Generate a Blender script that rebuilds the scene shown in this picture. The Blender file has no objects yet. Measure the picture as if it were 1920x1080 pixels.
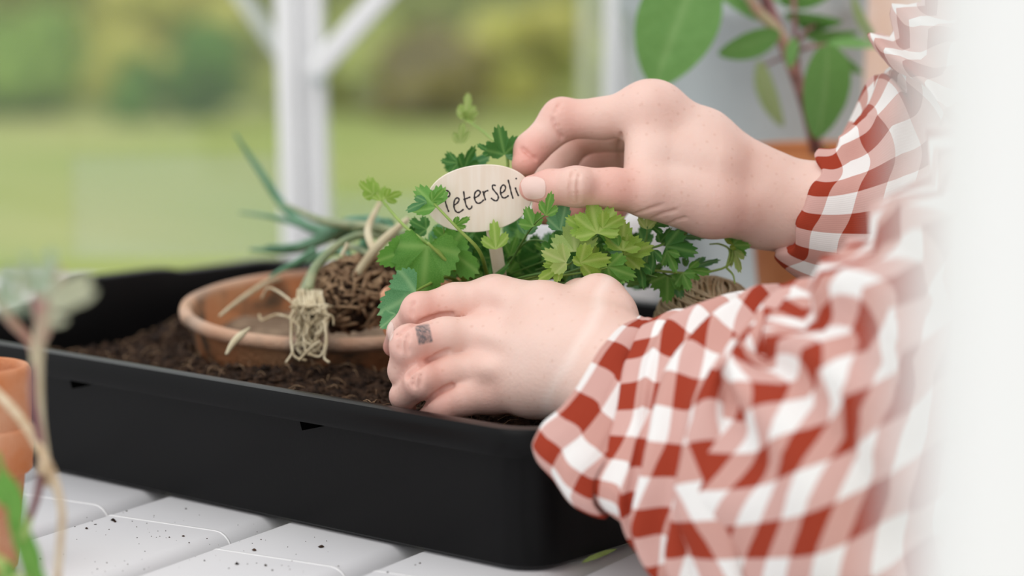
import bpy, bmesh, math, random
import numpy as np
from mathutils import Vector, Matrix, noise

SC = bpy.context.scene
COL = SC.collection
random.seed(7)
rng = np.random.default_rng(7)
V = Vector

# ------------------------------------------------------------------ camera, world, sun, exposure
CAM_H, PITCH, FPX = 0.31, math.radians(8.0), 4533.3
cam_d = bpy.data.cameras.new('camera')
cam_d.lens, cam_d.sensor_width = 85.0, 36.0
cam_d.clip_start, cam_d.clip_end = 0.02, 200
cam_d.dof.use_dof = True
cam_d.dof.focus_distance = 1.285
cam_d.dof.aperture_fstop = 3.6
cam = bpy.data.objects.new('camera', cam_d)
COL.objects.link(cam)
cam.location = (0, 0, CAM_H)
cam.rotation_euler = (math.pi / 2 - PITCH, 0, 0)
SC.camera = cam

world = bpy.data.worlds.new('overcast_sky')
SC.world = world
world.use_nodes = True
wn = world.node_tree
bg = wn.nodes['Background']
tc = wn.nodes.new('ShaderNodeTexCoord')
sx = wn.nodes.new('ShaderNodeSeparateXYZ')
rp = wn.nodes.new('ShaderNodeValToRGB')
wn.links.new(tc.outputs['Generated'], sx.inputs[0])
wn.links.new(sx.outputs['Z'], rp.inputs[0])
rp.color_ramp.elements[0].position = 0.0
rp.color_ramp.elements[0].color = (0.98, 1.00, 1.02, 1)
rp.color_ramp.elements[1].position = 0.9
rp.color_ramp.elements[1].color = (1.16, 1.16, 1.16, 1)
wn.links.new(rp.outputs[0], bg.inputs['Color'])
bg.inputs['Strength'].default_value = 1.0

sun_d = bpy.data.lights.new('sun', 'SUN')
sun_d.energy = 0.9
sun_d.angle = math.radians(50)
sun_d.color = (1.0, 0.97, 0.93)
sun = bpy.data.objects.new('sun', sun_d)
COL.objects.link(sun)
sun.rotation_euler = (math.radians(28), math.radians(-22), 0)

SC.view_settings.view_transform = 'Standard'
SC.view_settings.look = 'None'
SC.view_settings.gamma = 1
SC.view_settings.use_curve_mapping = False
SC.view_settings.exposure = -0.15

# ------------------------------------------------------------------ helpers
FW = V((0, math.cos(PITCH), -math.sin(PITCH)))
UP = V((0, math.sin(PITCH), math.cos(PITCH)))
RT = V((1, 0, 0))
CAM = V((0, 0, CAM_H))


def W(px, py, d):
    px, py, d = float(px), float(py), float(d)
    """world point of a measured photo position at distance d in front of the lens"""
    return CAM + d * (FW + (px - 960) / FPX * RT - (py - 540) / FPX * UP)


def G(px, py, z=0.0):
    """where a measured line of sight meets the horizontal plane at height z"""
    r = FW + (px - 960) / FPX * RT - (py - 540) / FPX * UP
    return CAM + r * ((z - CAM_H) / r.z)


def lin(*c):
    return tuple(((x / 255) / 12.92 if x / 255 <= 0.04045 else ((x / 255 + 0.055) / 1.055) ** 2.4) for x in c) + (1,)


class MB:
    def __init__(s):
        s.v, s.f, s.uv, s.c = [], [], [], []

    def add(s, vs, fs, uvs=None, cs=None):
        o = len(s.v)
        s.v += [tuple(v) for v in vs]
        s.f += [tuple(i + o for i in f) for f in fs]
        s.uv += list(uvs) if uvs is not None else [(0, 0)] * len(vs)
        s.c += list(cs) if cs is not None else [0.0] * len(vs)
        return s

    def mesh(s, name, m, smooth=True):
        me = bpy.data.meshes.new(name)
        me.from_pydata(s.v, [], s.f)
        if m:
            me.materials.append(m)
        if smooth:
            me.shade_smooth()
        uvl = me.uv_layers.new(name='UVMap')
        li = np.empty(len(me.loops), dtype=np.int32)
        me.loops.foreach_get('vertex_index', li)
        uva = np.array(s.uv, dtype=np.float32)
        uvl.data.foreach_set('uv', uva[li].ravel())
        at = me.attributes.new('tone', 'FLOAT', 'POINT')
        at.data.foreach_set('value', np.array(s.c, dtype=np.float32))
        me.update()
        return me

    def build(s, name, m, parent=None, smooth=True):
        return link(name, s.mesh(name, m, smooth), parent)


def wmat(o):
    m = o.matrix_basis.copy()
    return (wmat(o.parent) @ o.matrix_parent_inverse @ m) if o.parent else m


def link(name, me, parent=None):
    o = bpy.data.objects.new(name, me)
    COL.objects.link(o)
    if parent is not None:
        o.parent = parent
        o.matrix_parent_inverse = wmat(parent).inverted()
    return o


def tag(o, label=None, cat=None, group=None, kind=None):
    for k, v in (('label', label), ('category', cat), ('group', group), ('kind', kind)):
        if v:
            o[k] = v
    return o


def thing(name, label, cat, loc, group=None):
    o = bpy.data.objects.new(name, None)
    o.empty_display_size = 0.02
    COL.objects.link(o)
    o.location = loc
    return tag(o, label, cat, group)


def crom(pts, n):
    """Catmull-Rom resampling of rows of floats"""
    p = np.array(pts, dtype=float)
    p = np.vstack([2 * p[0] - p[1], p, 2 * p[-1] - p[-2]])
    k = len(p) - 3
    out = []
    for i in range(n):
        t = i / (n - 1) * k
        j = min(int(t), k - 1)
        t -= j
        a, b, c, d = p[j:j + 4]
        out.append(0.5 * ((2 * b) + (c - a) * t + (2 * a - 5 * b + 4 * c - d) * t * t + (3 * b - a - 3 * c + d) * t ** 3))
    return np.array(out)


def tube(mb, pts, rad, n=8, steps=None, cap=True, tone=0.0):
    pts = [tuple(p) for p in pts]
    if not hasattr(rad, '__len__'):
        rad = [rad] * len(pts)
    rows = [p + (r,) for p, r in zip(pts, rad)]
    if steps and len(rows) > 2:
        rows = crom(rows, steps)
    else:
        rows = np.array(rows)
    P = [V(r[:3]) for r in rows]
    R = [max(float(r[3]), 1e-5) for r in rows]
    vs, fs, uvs = [], [], []
    t0 = (P[1] - P[0]).normalized()
    nrm = t0.orthogonal().normalized()
    L = 0
    for i, p in enumerate(P):
        t = (P[min(i + 1, len(P) - 1)] - P[max(i - 1, 0)]).normalized()
        nrm = (nrm - t * nrm.dot(t)).normalized()
        b = t.cross(nrm)
        if i:
            L += (P[i] - P[i - 1]).length
        for k in range(n):
            a = 2 * math.pi * k / n
            vs.append(p + (nrm * math.cos(a) + b * math.sin(a)) * R[i])
            uvs.append((k / n, L))
    for i in range(len(P) - 1):
        for k in range(n):
            a, b2 = i * n + k, i * n + (k + 1) % n
            fs.append((a, b2, b2 + n, a + n))
    if cap:
        fs.append(tuple(range(n - 1, -1, -1)))
        fs.append(tuple(range((len(P) - 1) * n, len(P) * n)))
    mb.add(vs, fs, uvs, [tone] * len(vs))
    return mb


def lathe(mb, prof, n=64, M=None, wob=0.0):
    """prof: (radius, height) pairs"""
    vs, fs, uvs = [], [], []
    for j, (r, z) in enumerate(prof):
        for k in range(n):
            a = 2 * math.pi * k / n
            rr = r * (1 + wob * noise.noise((math.cos(a) * 1.5, math.sin(a) * 1.5, z * 20)))
            p = V((rr * math.cos(a), rr * math.sin(a), z))
            vs.append(M @ p if M else p)
            uvs.append((k / n, j / len(prof)))
    for j in range(len(prof) - 1):
        for k in range(n):
            a, b = j * n + k, j * n + (k + 1) % n
            fs.append((a, b, b + n, a + n))
    if prof[0][0] > 1e-6:
        fs.append(tuple(range(n - 1, -1, -1)))
    if prof[-1][0] > 1e-6:
        fs.append(tuple(range((len(prof) - 1) * n, len(prof) * n)))
    return mb.add(vs, fs, uvs)


def box(mb, c, ax, hx, ay, hy, az, hz, bev=0.0):
    """box centred at c with half sizes along three axes, edges chamfered by bev"""
    bm = bmesh.new()
    bmesh.ops.create_cube(bm, size=1)
    for v in bm.verts:
        v.co = V((v.co.x * 2 * hx, v.co.y * 2 * hy, v.co.z * 2 * hz))
    if bev:
        bmesh.ops.bevel(bm, geom=bm.edges[:], offset=bev, segments=3, affect='EDGES', profile=0.5)
    M = Matrix((V(ax).normalized(), V(ay).normalized(), V(az).normalized())).transposed()
    bm.verts.index_update()
    vs = [V(c) + M @ v.co for v in bm.verts]
    fs = [[v.index for v in f.verts] for f in bm.faces]
    bm.free()
    return mb.add(vs, fs)


# ---- implicit surfaces: rounded cones blended together, meshed with surface nets
def smin(a, b, k):
    h = np.clip(0.5 + 0.5 * (b - a) / k, 0, 1)
    return b * (1 - h) + a * h - k * h * (1 - h)


def cone_sd(X, a, b, ra, rb):
    a, b = np.array(a, dtype=np.float32), np.array(b, dtype=np.float32)
    ab = b - a
    t = np.clip(((X - a) @ ab) / max(float(ab @ ab), 1e-9), 0, 1)
    return np.linalg.norm(X - a - t[..., None] * ab, axis=-1) - (ra + (rb - ra) * t)


def chain_sd(X, pts, k):
    """pts: (Vector, radius)"""
    F = None
    if len(pts) == 1:
        return np.linalg.norm(X - np.array(pts[0][0], dtype=np.float32), axis=-1) - pts[0][1]
    for (p, r), (q, s) in zip(pts[:-1], pts[1:]):
        d = cone_sd(X, p, q, r, s)
        F = d if F is None else smin(F, d, k)
    return F


def grid(lo, hi, h):
    ax = [np.arange(lo[i], hi[i] + h, h, dtype=np.float32) for i in range(3)]
    return np.stack(np.meshgrid(*ax, indexing='ij'), axis=-1)


def surf_net(F, X):
    h = float(X[1, 0, 0, 0] - X[0, 0, 0, 0])
    org = X[0, 0, 0]
    S = F < 0
    cs = [(i, j, k) for i in (0, 1) for j in (0, 1) for k in (0, 1)]
    n = np.array(F.shape) - 1
    sl = lambda c: tuple(slice(c[i], c[i] + n[i]) for i in range(3))
    cnt = sum(S[sl(c)].astype(np.int8) for c in cs)
    cells = np.argwhere((cnt > 0) & (cnt < 8))
    vals = np.stack([F[tuple((cells + np.array(c)).T)] for c in cs], axis=1)
    acc = np.zeros((len(cells), 3))
    num = np.zeros(len(cells))
    for a in range(8):
        for b in range(a + 1, 8):
            ca, cb = np.array(cs[a]), np.array(cs[b])
            if np.abs(ca - cb).sum() != 1:
                continue
            fa, fb = vals[:, a], vals[:, b]
            m = (fa < 0) != (fb < 0)
            t = np.where(m, fa / np.where(m, fa - fb, 1), 0)
            acc += np.where(m[:, None], ca + t[:, None] * (cb - ca), 0)
            num += m
    verts = org + (cells + acc / num[:, None]) * h
    idx = -np.ones(n, dtype=np.int64)
    idx[tuple(cells.T)] = np.arange(len(cells))
    faces = []
    for ax in range(3):
        o1, o2 = [(1, 2), (2, 0), (0, 1)][ax]
        s0 = [slice(None)] * 3
        s1 = [slice(None)] * 3
        s0[ax] = slice(0, -1)
        s1[ax] = slice(1, None)
        A, B = S[tuple(s0)], S[tuple(s1)]
        e = np.argwhere(A != B)
        e = e[(e[:, o1] > 0) & (e[:, o2] > 0) & (e[:, o1] < n[o1]) & (e[:, o2] < n[o2])]
        q = []
        for d1, d2 in ((-1, -1), (0, -1), (0, 0), (-1, 0)):
            c = e.copy()
            c[:, o1] += d1
            c[:, o2] += d2
            q.append(idx[tuple(c.T)])
        q = np.stack(q, axis=1)
        out = ~A[tuple(e.T)]
        q[out] = q[out][:, ::-1]
        faces += [tuple(r_) for r_ in q.tolist()]
    return verts, faces


# ------------------------------------------------------------------ materials
def mat(name, col, rough=0.6, col2=None, scale=30, detail=4, bump=0.0, bscale=200, spec=0.5, sss=0.0, contrast=(0.35, 0.65), metal=0.0, tone_col=None):
    m = bpy.data.materials.new(name)
    m.use_nodes = True
    nt = m.node_tree
    p = nt.nodes['Principled BSDF']
    p.inputs['Roughness'].default_value = rough
    p.inputs['Specular IOR Level'].default_value = spec
    p.inputs['Metallic'].default_value = metal
    p.inputs['Base Color'].default_value = col
    tcn = nt.nodes.new('ShaderNodeTexCoord')
    out = None
    if col2:
        nz = nt.nodes.new('ShaderNodeTexNoise')
        nz.inputs['Scale'].default_value = scale
        nz.inputs['Detail'].default_value = detail
        nt.links.new(tcn.outputs['Object'], nz.inputs['Vector'])
        r = nt.nodes.new('ShaderNodeValToRGB')
        r.color_ramp.elements[0].position, r.color_ramp.elements[1].position = contrast
        r.color_ramp.elements[0].color, r.color_ramp.elements[1].color = col, col2
        nt.links.new(nz.outputs['Fac'], r.inputs[0])
        out = r.outputs[0]
        nt.links.new(out, p.inputs['Base Color'])
    if tone_col:
        at = nt.nodes.new('ShaderNodeAttribute')
        at.attribute_name = 'tone'
        mx = nt.nodes.new('ShaderNodeMix')
        mx.data_type = 'RGBA'
        nt.links.new(at.outputs['Fac'], mx.inputs['Factor'])
        if out:
            nt.links.new(out, mx.inputs['A'])
        else:
            mx.inputs['A'].default_value = col
        mx.inputs['B'].default_value = tone_col
        out = mx.outputs['Result']
        nt.links.new(out, p.inputs['Base Color'])
    if bump:
        nb = nt.nodes.new('ShaderNodeTexNoise')
        nb.inputs['Scale'].default_value = bscale
        nb.inputs['Detail'].default_value = 3
        nt.links.new(tcn.outputs['Object'], nb.inputs['Vector'])
        bp = nt.nodes.new('ShaderNodeBump')
        bp.inputs['Strength'].default_value = bump
        bp.inputs['Distance'].default_value = 0.002
        nt.links.new(nb.outputs['Fac'], bp.inputs['Height'])
        nt.links.new(bp.outputs[0], p.inputs['Normal'])
    if sss:
        p.inputs['Subsurface Weight'].default_value = sss
        p.inputs['Subsurface Radius'].default_value = (1.0, 0.35, 0.2)
        p.inputs['Subsurface Scale'].default_value = 0.004
    return m


def leaf_mat(name, a, b, vein, trans=0.35, rough=0.45):
    """leaf: noise between two greens, paler veins from the mesh's own vein attribute, some light passing through"""
    m = mat(name, a, rough, b, 60, 3, 0.25, 350, 0.4, tone_col=vein)
    nt = m.node_tree
    p = nt.nodes['Principled BSDF']
    src = p.inputs['Base Color'].links[0].from_socket
    tr = nt.nodes.new('ShaderNodeBsdfTranslucent')
    nt.links.new(src, tr.inputs['Color'])
    mx = nt.nodes.new('ShaderNodeMixShader')
    mx.inputs[0].default_value = trans
    nt.links.new(p.outputs[0], mx.inputs[1])
    nt.links.new(tr.outputs[0], mx.inputs[2])
    nt.links.new(mx.outputs[0], nt.nodes['Material Output'].inputs['Surface'])
    return m


M = {}
M['white_paint'] = mat('white_paint', lin(222, 222, 224), 0.45, lin(214, 214, 217), 6, 2, 0.05, 60)
M['frame_paint'] = mat('frame_paint', lin(246, 246, 247), 0.4)
M['black_plastic'] = mat('black_plastic', lin(13, 13, 14), 0.30, lin(16, 16, 17), 8, 3, 0.03, 700, 0.13)
M['tray_tab'] = mat('tray_tab', lin(3, 3, 3), 0.9, spec=0.0)
M['soil'] = mat('soil', lin(36, 25, 19), 0.95, lin(82, 61, 46), 160, 6, 1.0, 500, 0.2, contrast=(0.4, 0.72))
M['dry_soil'] = mat('dry_soil', lin(112, 92, 76), 0.95, lin(160, 138, 116), 90, 6, 0.8, 500, 0.2)
M['terracotta'] = mat('terracotta', lin(198, 122, 76), 0.85, lin(212, 160, 128), 28, 6, 0.3, 500, 0.25)
M['terracotta_deep'] = mat('terracotta_deep', lin(186, 112, 68), 0.85, lin(200, 130, 84), 14, 4, 0.2, 400, 0.25)
M['terracotta_pale'] = mat('terracotta_pale', lin(226, 170, 132), 0.85, lin(236, 208, 194), 10, 4, 0.2, 400, 0.25)
M['zinc'] = mat('zinc', lin(176, 184, 186), 0.5, lin(194, 202, 203), 9, 5, 0.1, 50, 0.5, metal=0.25)
M['ceramic'] = mat('ceramic', lin(240, 240, 240), 0.3)
M['wood_tag'] = mat('wood_tag', lin(226, 202, 172), 0.6)
M['ink'] = mat('ink', lin(44, 34, 36), 0.5)
M['twine'] = mat('twine', lin(212, 188, 148), 0.9, lin(236, 220, 190), 120, 4, 0.5, 900, 0.2)
M['twine_pale'] = mat('twine_pale', lin(196, 168, 134), 0.9, lin(226, 208, 180), 140, 4, 0.5, 900, 0.2)
M['root'] = mat('root', lin(186, 168, 134), 0.85, lin(226, 214, 184), 90, 3)
M['root_brown'] = mat('root_brown', lin(120, 92, 68), 0.9, lin(176, 146, 114), 120, 4)
M['straw'] = mat('straw', lin(196, 180, 146), 0.8, lin(212, 202, 172), 60, 3)
M['stem_green'] = mat('stem_green', lin(150, 176, 88), 0.5, lin(122, 156, 66), 40, 3)
M['stem_dark'] = mat('stem_dark', lin(78, 116, 52), 0.5, lin(104, 142, 66), 40, 3)
M['stem_purple'] = mat('stem_purple', lin(122, 78, 84), 0.55, lin(158, 112, 108), 40, 3)
M['stem_pink'] = mat('stem_pink', lin(188, 120, 120), 0.55, lin(188, 176, 140), 25, 3)
M['chive'] = leaf_mat('chive', lin(92, 146, 108), lin(126, 172, 140), lin(150, 190, 160), 0.25)
M['chive_pale'] = leaf_mat('chive_pale', lin(150, 168, 130), lin(186, 190, 150), lin(200, 200, 170), 0.25)
M['leaf_mid'] = leaf_mat('leaf_mid', lin(96, 158, 62), lin(118, 176, 78), lin(150, 196, 104))
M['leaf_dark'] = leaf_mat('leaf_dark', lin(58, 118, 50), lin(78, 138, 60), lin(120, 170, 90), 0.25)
M['leaf_lime'] = leaf_mat('leaf_lime', lin(140, 182, 66), lin(164, 198, 88), lin(190, 214, 120), 0.4)
M['leaf_pale'] = leaf_mat('leaf_pale', lin(168, 200, 106), lin(188, 212, 130), lin(206, 222, 150), 0.4)
M['leaf_blue'] = leaf_mat('leaf_blue', lin(88, 150, 96), lin(112, 172, 116), lin(150, 198, 140))
M['sage'] = leaf_mat('sage', lin(104, 156, 78), lin(122, 172, 92), lin(140, 184, 110), 0.3)
M['sage_pale'] = leaf_mat('sage_pale', lin(168, 182, 120), lin(156, 176, 124), lin(190, 196, 150), 0.35)
M['sprig'] = leaf_mat('sprig', lin(196, 204, 168), lin(210, 208, 184), lin(206, 210, 186), 0.3)
M['sprig_grey'] = leaf_mat('sprig_grey', lin(168, 188, 158), lin(188, 202, 178), lin(190, 204, 184), 0.3)
M['nail'] = mat('nail', lin(234, 198, 186), 0.28, lin(240, 212, 202), 30, 2)
M['hair'] = mat('hair', lin(150, 84, 48), 0.6, lin(172, 104, 60), 40, 3, 0.6, 120)
M['denim'] = mat('denim', lin(70, 84, 110), 0.9, lin(84, 98, 124), 50, 3)


def lawn_mat():
    m = mat('lawn', lin(146, 166, 88), 0.95, lin(178, 180, 114), 0.55, 4, 0.5, 30, 0.1, contrast=(0.3, 0.7))
    return m


M['lawn'] = lawn_mat()
M['floor'] = mat('floor_slab', lin(206, 204, 186), 0.9, lin(190, 190, 168), 5, 4)


def gingham():
    m = bpy.data.materials.new('gingham_cloth')
    m.use_nodes = True
    nt = m.node_tree
    p = nt.nodes['Principled BSDF']
    p.inputs['Roughness'].default_value = 0.9
    p.inputs['Specular IOR Level'].default_value = 0.15
    uv = nt.nodes.new('ShaderNodeUVMap')
    sp = nt.nodes.new('ShaderNodeSeparateXYZ')
    nt.links.new(uv.outputs[0], sp.inputs[0])

    def band(sock, per, off):
        a = nt.nodes.new('ShaderNodeMath'); a.operation = 'MULTIPLY_ADD'
        a.inputs[1].default_value, a.inputs[2].default_value = 1 / per, off
        nt.links.new(sock, a.inputs[0])
        b = nt.nodes.new('ShaderNodeMath'); b.operation = 'FRACT'
        nt.links.new(a.outputs[0], b.inputs[0])
        c = nt.nodes.new('ShaderNodeMath'); c.operation = 'GREATER_THAN'; c.inputs[1].default_value = 0.5
        nt.links.new(b.outputs[0], c.inputs[0])
        return c.outputs[0]
    a = band(sp.outputs['X'], 0.031, 0.1)
    b = band(sp.outputs['Y'], 0.031, 0.3)
    wv = nt.nodes.new('ShaderNodeMath'); wv.operation = 'MULTIPLY'; wv.inputs[1].default_value = 2 * math.pi / 0.0016
    nt.links.new(sp.outputs['X'], wv.inputs[0])
    sn = nt.nodes.new('ShaderNodeMath'); sn.operation = 'SINE'
    nt.links.new(wv.outputs[0], sn.inputs[0])
    r1 = nt.nodes.new('ShaderNodeMix'); r1.data_type = 'RGBA'
    r1.inputs['A'].default_value = lin(240, 238, 236)
    r1.inputs['B'].default_value = lin(208, 160, 150)
    nt.links.new(a, r1.inputs['Factor'])
    r2 = nt.nodes.new('ShaderNodeMix'); r2.data_type = 'RGBA'
    r2.inputs['A'].default_value = lin(214, 172, 164)
    r2.inputs['B'].default_value = lin(160, 62, 42)
    nt.links.new(a, r2.inputs['Factor'])
    r3 = nt.nodes.new('ShaderNodeMix'); r3.data_type = 'RGBA'
    nt.links.new(b, r3.inputs['Factor'])
    nt.links.new(r1.outputs['Result'], r3.inputs['A'])
    nt.links.new(r2.outputs['Result'], r3.inputs['B'])
    nt.links.new(r3.outputs['Result'], p.inputs['Base Color'])
    bp = nt.nodes.new('ShaderNodeBump')
    bp.inputs['Strength'].default_value = 0.12
    bp.inputs['Distance'].default_value = 0.0002
    nt.links.new(sn.outputs[0], bp.inputs['Height'])
    nt.links.new(bp.outputs[0], p.inputs['Normal'])
    return m


M['gingham'] = gingham()


def glass(name, haze):  # second argument blends in a pale film that imitates reflected light
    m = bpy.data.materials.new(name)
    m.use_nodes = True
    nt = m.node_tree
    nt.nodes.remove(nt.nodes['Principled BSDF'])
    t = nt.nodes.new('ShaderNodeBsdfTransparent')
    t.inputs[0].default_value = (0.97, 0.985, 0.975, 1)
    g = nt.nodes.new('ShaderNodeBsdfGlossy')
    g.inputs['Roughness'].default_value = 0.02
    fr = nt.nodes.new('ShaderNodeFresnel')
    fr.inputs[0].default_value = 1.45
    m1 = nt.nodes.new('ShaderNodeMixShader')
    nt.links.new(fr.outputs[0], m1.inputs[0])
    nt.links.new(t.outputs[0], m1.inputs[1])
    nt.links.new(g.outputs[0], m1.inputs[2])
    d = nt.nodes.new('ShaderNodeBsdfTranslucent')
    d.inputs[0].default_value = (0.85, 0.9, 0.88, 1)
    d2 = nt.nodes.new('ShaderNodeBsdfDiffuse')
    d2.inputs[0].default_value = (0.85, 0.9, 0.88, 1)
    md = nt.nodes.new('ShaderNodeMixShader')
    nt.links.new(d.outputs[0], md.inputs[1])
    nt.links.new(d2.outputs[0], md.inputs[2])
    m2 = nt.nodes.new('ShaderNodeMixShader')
    m2.inputs[0].default_value = haze
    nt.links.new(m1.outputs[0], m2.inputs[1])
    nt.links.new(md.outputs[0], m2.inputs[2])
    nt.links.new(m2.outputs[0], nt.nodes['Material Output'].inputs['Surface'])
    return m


M['glass'] = glass('glass', 0.03)
M['glass_pale_reflection'] = glass('glass_pale_reflection', 0.15)  # pale reflection in the lower panes, put into the material as haze


def terracotta_aged():
    """weathered pan: orange clay with dark stains and a lime bloom"""
    m = mat('terracotta_aged', lin(186, 110, 60), 0.9, lin(196, 148, 108), 16, 6, 0.5, 350, 0.2, contrast=(0.38, 0.68))
    nt = m.node_tree
    p = nt.nodes['Principled BSDF']
    src = p.inputs['Base Color'].links[0].from_socket
    nz = nt.nodes.new('ShaderNodeTexNoise')
    nz.inputs['Scale'].default_value = 34
    nz.inputs['Detail'].default_value = 6
    tcn = nt.nodes.new('ShaderNodeTexCoord')
    nt.links.new(tcn.outputs['Object'], nz.inputs['Vector'])
    r = nt.nodes.new('ShaderNodeValToRGB')
    r.color_ramp.elements[0].position, r.color_ramp.elements[1].position = 0.52, 0.66
    nt.links.new(nz.outputs['Fac'], r.inputs[0])
    mx = nt.nodes.new('ShaderNodeMix')
    mx.data_type = 'RGBA'
    nt.links.new(r.outputs[0], mx.inputs['Factor'])
    nt.links.new(src, mx.inputs['A'])
    mx.inputs['B'].default_value = lin(84, 66, 48)
    at = nt.nodes.new('ShaderNodeAttribute')
    at.attribute_name = 'tone'
    mx2 = nt.nodes.new('ShaderNodeMix')
    mx2.data_type = 'RGBA'
    nt.links.new(at.outputs['Fac'], mx2.inputs['Factor'])
    nt.links.new(mx.outputs['Result'], mx2.inputs['A'])
    mx2.inputs['B'].default_value = lin(206, 178, 158)
    nt.links.new(mx2.outputs['Result'], p.inputs['Base Color'])
    return m


M['terracotta_aged'] = terracotta_aged()

# ------------------------------------------------------------------ outside: lawn, shrubs
LAWN_Z = -0.80
mb = MB()
nx, ny = 60, 60
vs, fs = [], []
for j in range(ny + 1):
    for i in range(nx + 1):
        x, y = -22 + 44 * i / nx, 3.4 + 36 * j / ny
        vs.append((x, y, LAWN_Z + 0.03 * noise.noise((x * 0.4, y * 0.4, 0))))
for j in range(ny):
    for i in range(nx):
        a = j * (nx + 1) + i
        fs.append((a, a + 1, a + nx + 2, a + nx + 1))
mb.add(vs, fs)
tag(mb.build('lawn', M['lawn']), kind='structure')
mb = MB()
box(mb, (0, 0.7, LAWN_Z - 0.05), (1, 0, 0), 4, (0, 1, 0), 2.7, (0, 0, 1), 0.05)
tag(mb.build('floor', M['floor'], smooth=False), kind='structure')


def shrub_mesh(name, m, n, seed, tall=1.0):
    r = random.Random(seed)
    b = MB()
    blobs = [(V((r.uniform(-.5, .5), r.uniform(-.4, .4), r.uniform(.35, .9) * tall)), r.uniform(.28, .45)) for _ in range(9)]
    blobs += [(V((r.uniform(-.55, .55), r.uniform(-.4, .4), .25)), .35) for _ in range(4)]
    vs, fs = [], []
    for _ in range(n):
        c, R = r.choice(blobs)
        d = V((r.gauss(0, 1), r.gauss(0, 1), r.gauss(0, 1))).normalized()
        p = c + d * R * r.uniform(.75, 1.05)
        p.z = max(p.z, 0.02)
        u = V((r.gauss(0, 1), r.gauss(0, 1), r.gauss(0, 1))).normalized()
        w = u.orthogonal().normalized()
        s = r.uniform(.035, .065)
        o = len(vs)
        vs += [p - u * s, p + w * s * .55, p + u * s, p - w * s * .55]
        fs.append((o, o + 1, o + 2, o + 3))
    b.add(vs, fs)
    for c, R in blobs:
        bm = bmesh.new()
        bmesh.ops.create_icosphere(bm, subdivisions=2, radius=R * .8)
        b.add([c + v.co * (1 + .2 * noise.noise(v.co * 6)) for v in bm.verts], [[v.index for v in f.verts] for f in bm.faces])
        bm.free()
    return b.mesh(name, m)


SH = {}
for key, a, b2 in (('olive', (160, 172, 88), (184, 190, 106)), ('dark', (82, 122, 52), (102, 140, 64)), ('yellow', (182, 184, 88), (202, 196, 108)),
                   ('brown', (122, 110, 60), (142, 130, 76)), ('green', (122, 154, 72), (148, 174, 88))):
    SH[key] = mat('shrub_' + key, lin(*a), 0.9, lin(*b2), 3, 4, spec=0.1)
shrub_spec = [
    (-3.05, 14.4, .62, 'green', 'bushy green shrub beyond the lawn, outermost on the left side'),
    (-2.3, 15.9, .78, 'yellow', 'yellow-green shrub standing behind the low dark shrub left of the post'),
    (-1.95, 14.1, .52, 'dark', 'low dark green shrub at the lawn edge, left of the white post'),
    (-1.15, 15.3, .62, 'olive', 'olive green shrub directly behind the white post and its brace'),
    (-.45, 14.2, .50, 'brown', 'brownish shrub seen under the diagonal brace right of the post'),
    (.1, 15.6, .62, 'yellow', 'yellowish olive shrub behind the lawn, above the oval plant label'),
    (.75, 14.4, .52, 'olive', 'olive shrub behind the lawn beside the thin pale reflection post'),
    (1.65, 15.2, .7, 'green', 'green shrub hidden behind the zinc bucket and the sage'),
]
for i, (x, y, s, key, lab) in enumerate(shrub_spec):
    o = link('shrub', shrub_mesh('shrub', SH[key], 1500, 50 + i, 1.1))
    o.location = (x * 1.1, y + 1.6, LAWN_Z)
    o.scale = (s * 1.05, s, s)
    tag(o, lab, 'shrub', 'shrubs beyond the lawn')
# tall hedge that closes the garden
mb = MB()
r = random.Random(3)
vs, fs = [], []
for _ in range(9000):
    p = V((r.uniform(-9, 9), 18.2 + r.uniform(-.25, .3), r.uniform(0, 2.6)))
    u = V((r.gauss(0, 1), r.gauss(0, 1), r.gauss(0, 1))).normalized()
    w = u.orthogonal().normalized()
    s = r.uniform(.06, .12)
    o = len(vs)
    vs += [p - u * s, p + w * s * .6, p + u * s, p - w * s * .6]
    fs.append((o, o + 1, o + 2, o + 3))
mb.add(vs, fs)
box(mb, (0, 18.7, 1.25), (1, 0, 0), 9, (0, 1, 0), .4, (0, 0, 1), 1.25)
o = mb.build('hedge', SH['olive'])
o.location = (0, 1.3, LAWN_Z)
tag(o, 'long olive green hedge closing the garden behind the shrubs', 'hedge')
# thin post added outside to imitate a pale reflected band in the glass
t = thing('reflection_post', 'thin pale post added on the lawn to imitate a blurred reflection in the glass, left of the zinc bucket', 'post', (0, 0, 0))
p0 = W(1105, 80, 5.6)
t.location = (p0.x, p0.y, LAWN_Z)
mb = MB()
lathe(mb, [(0.016, 0), (0.016, 1.9), (0.013, 1.92)], 12, Matrix.Translation(t.location))
mb.build('shaft', M['frame_paint'], t)
mb = MB()
lathe(mb, [(0.022, 1.9), (0.022, 1.935), (0.0, 1.95)], 12, Matrix.Translation(t.location))
mb.build('cap', M['frame_paint'], t)

# ------------------------------------------------------------------ greenhouse frame and glass
WALL_Y = 2.40
mb = MB()
box(mb, (0, WALL_Y + .03, -.045), (1, 0, 0), 1.9, (0, 1, 0), .06, (0, 0, 1), .018, .005)
tag(mb.build('trim_1', M['frame_paint']), kind='structure')
mb = MB()
box(mb, (0, WALL_Y + .05, -.43), (1, 0, 0), 1.9, (0, 1, 0), .02, (0, 0, 1), .37)
tag(mb.build('wall_back', M['frame_paint'], smooth=False), kind='structure')


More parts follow.
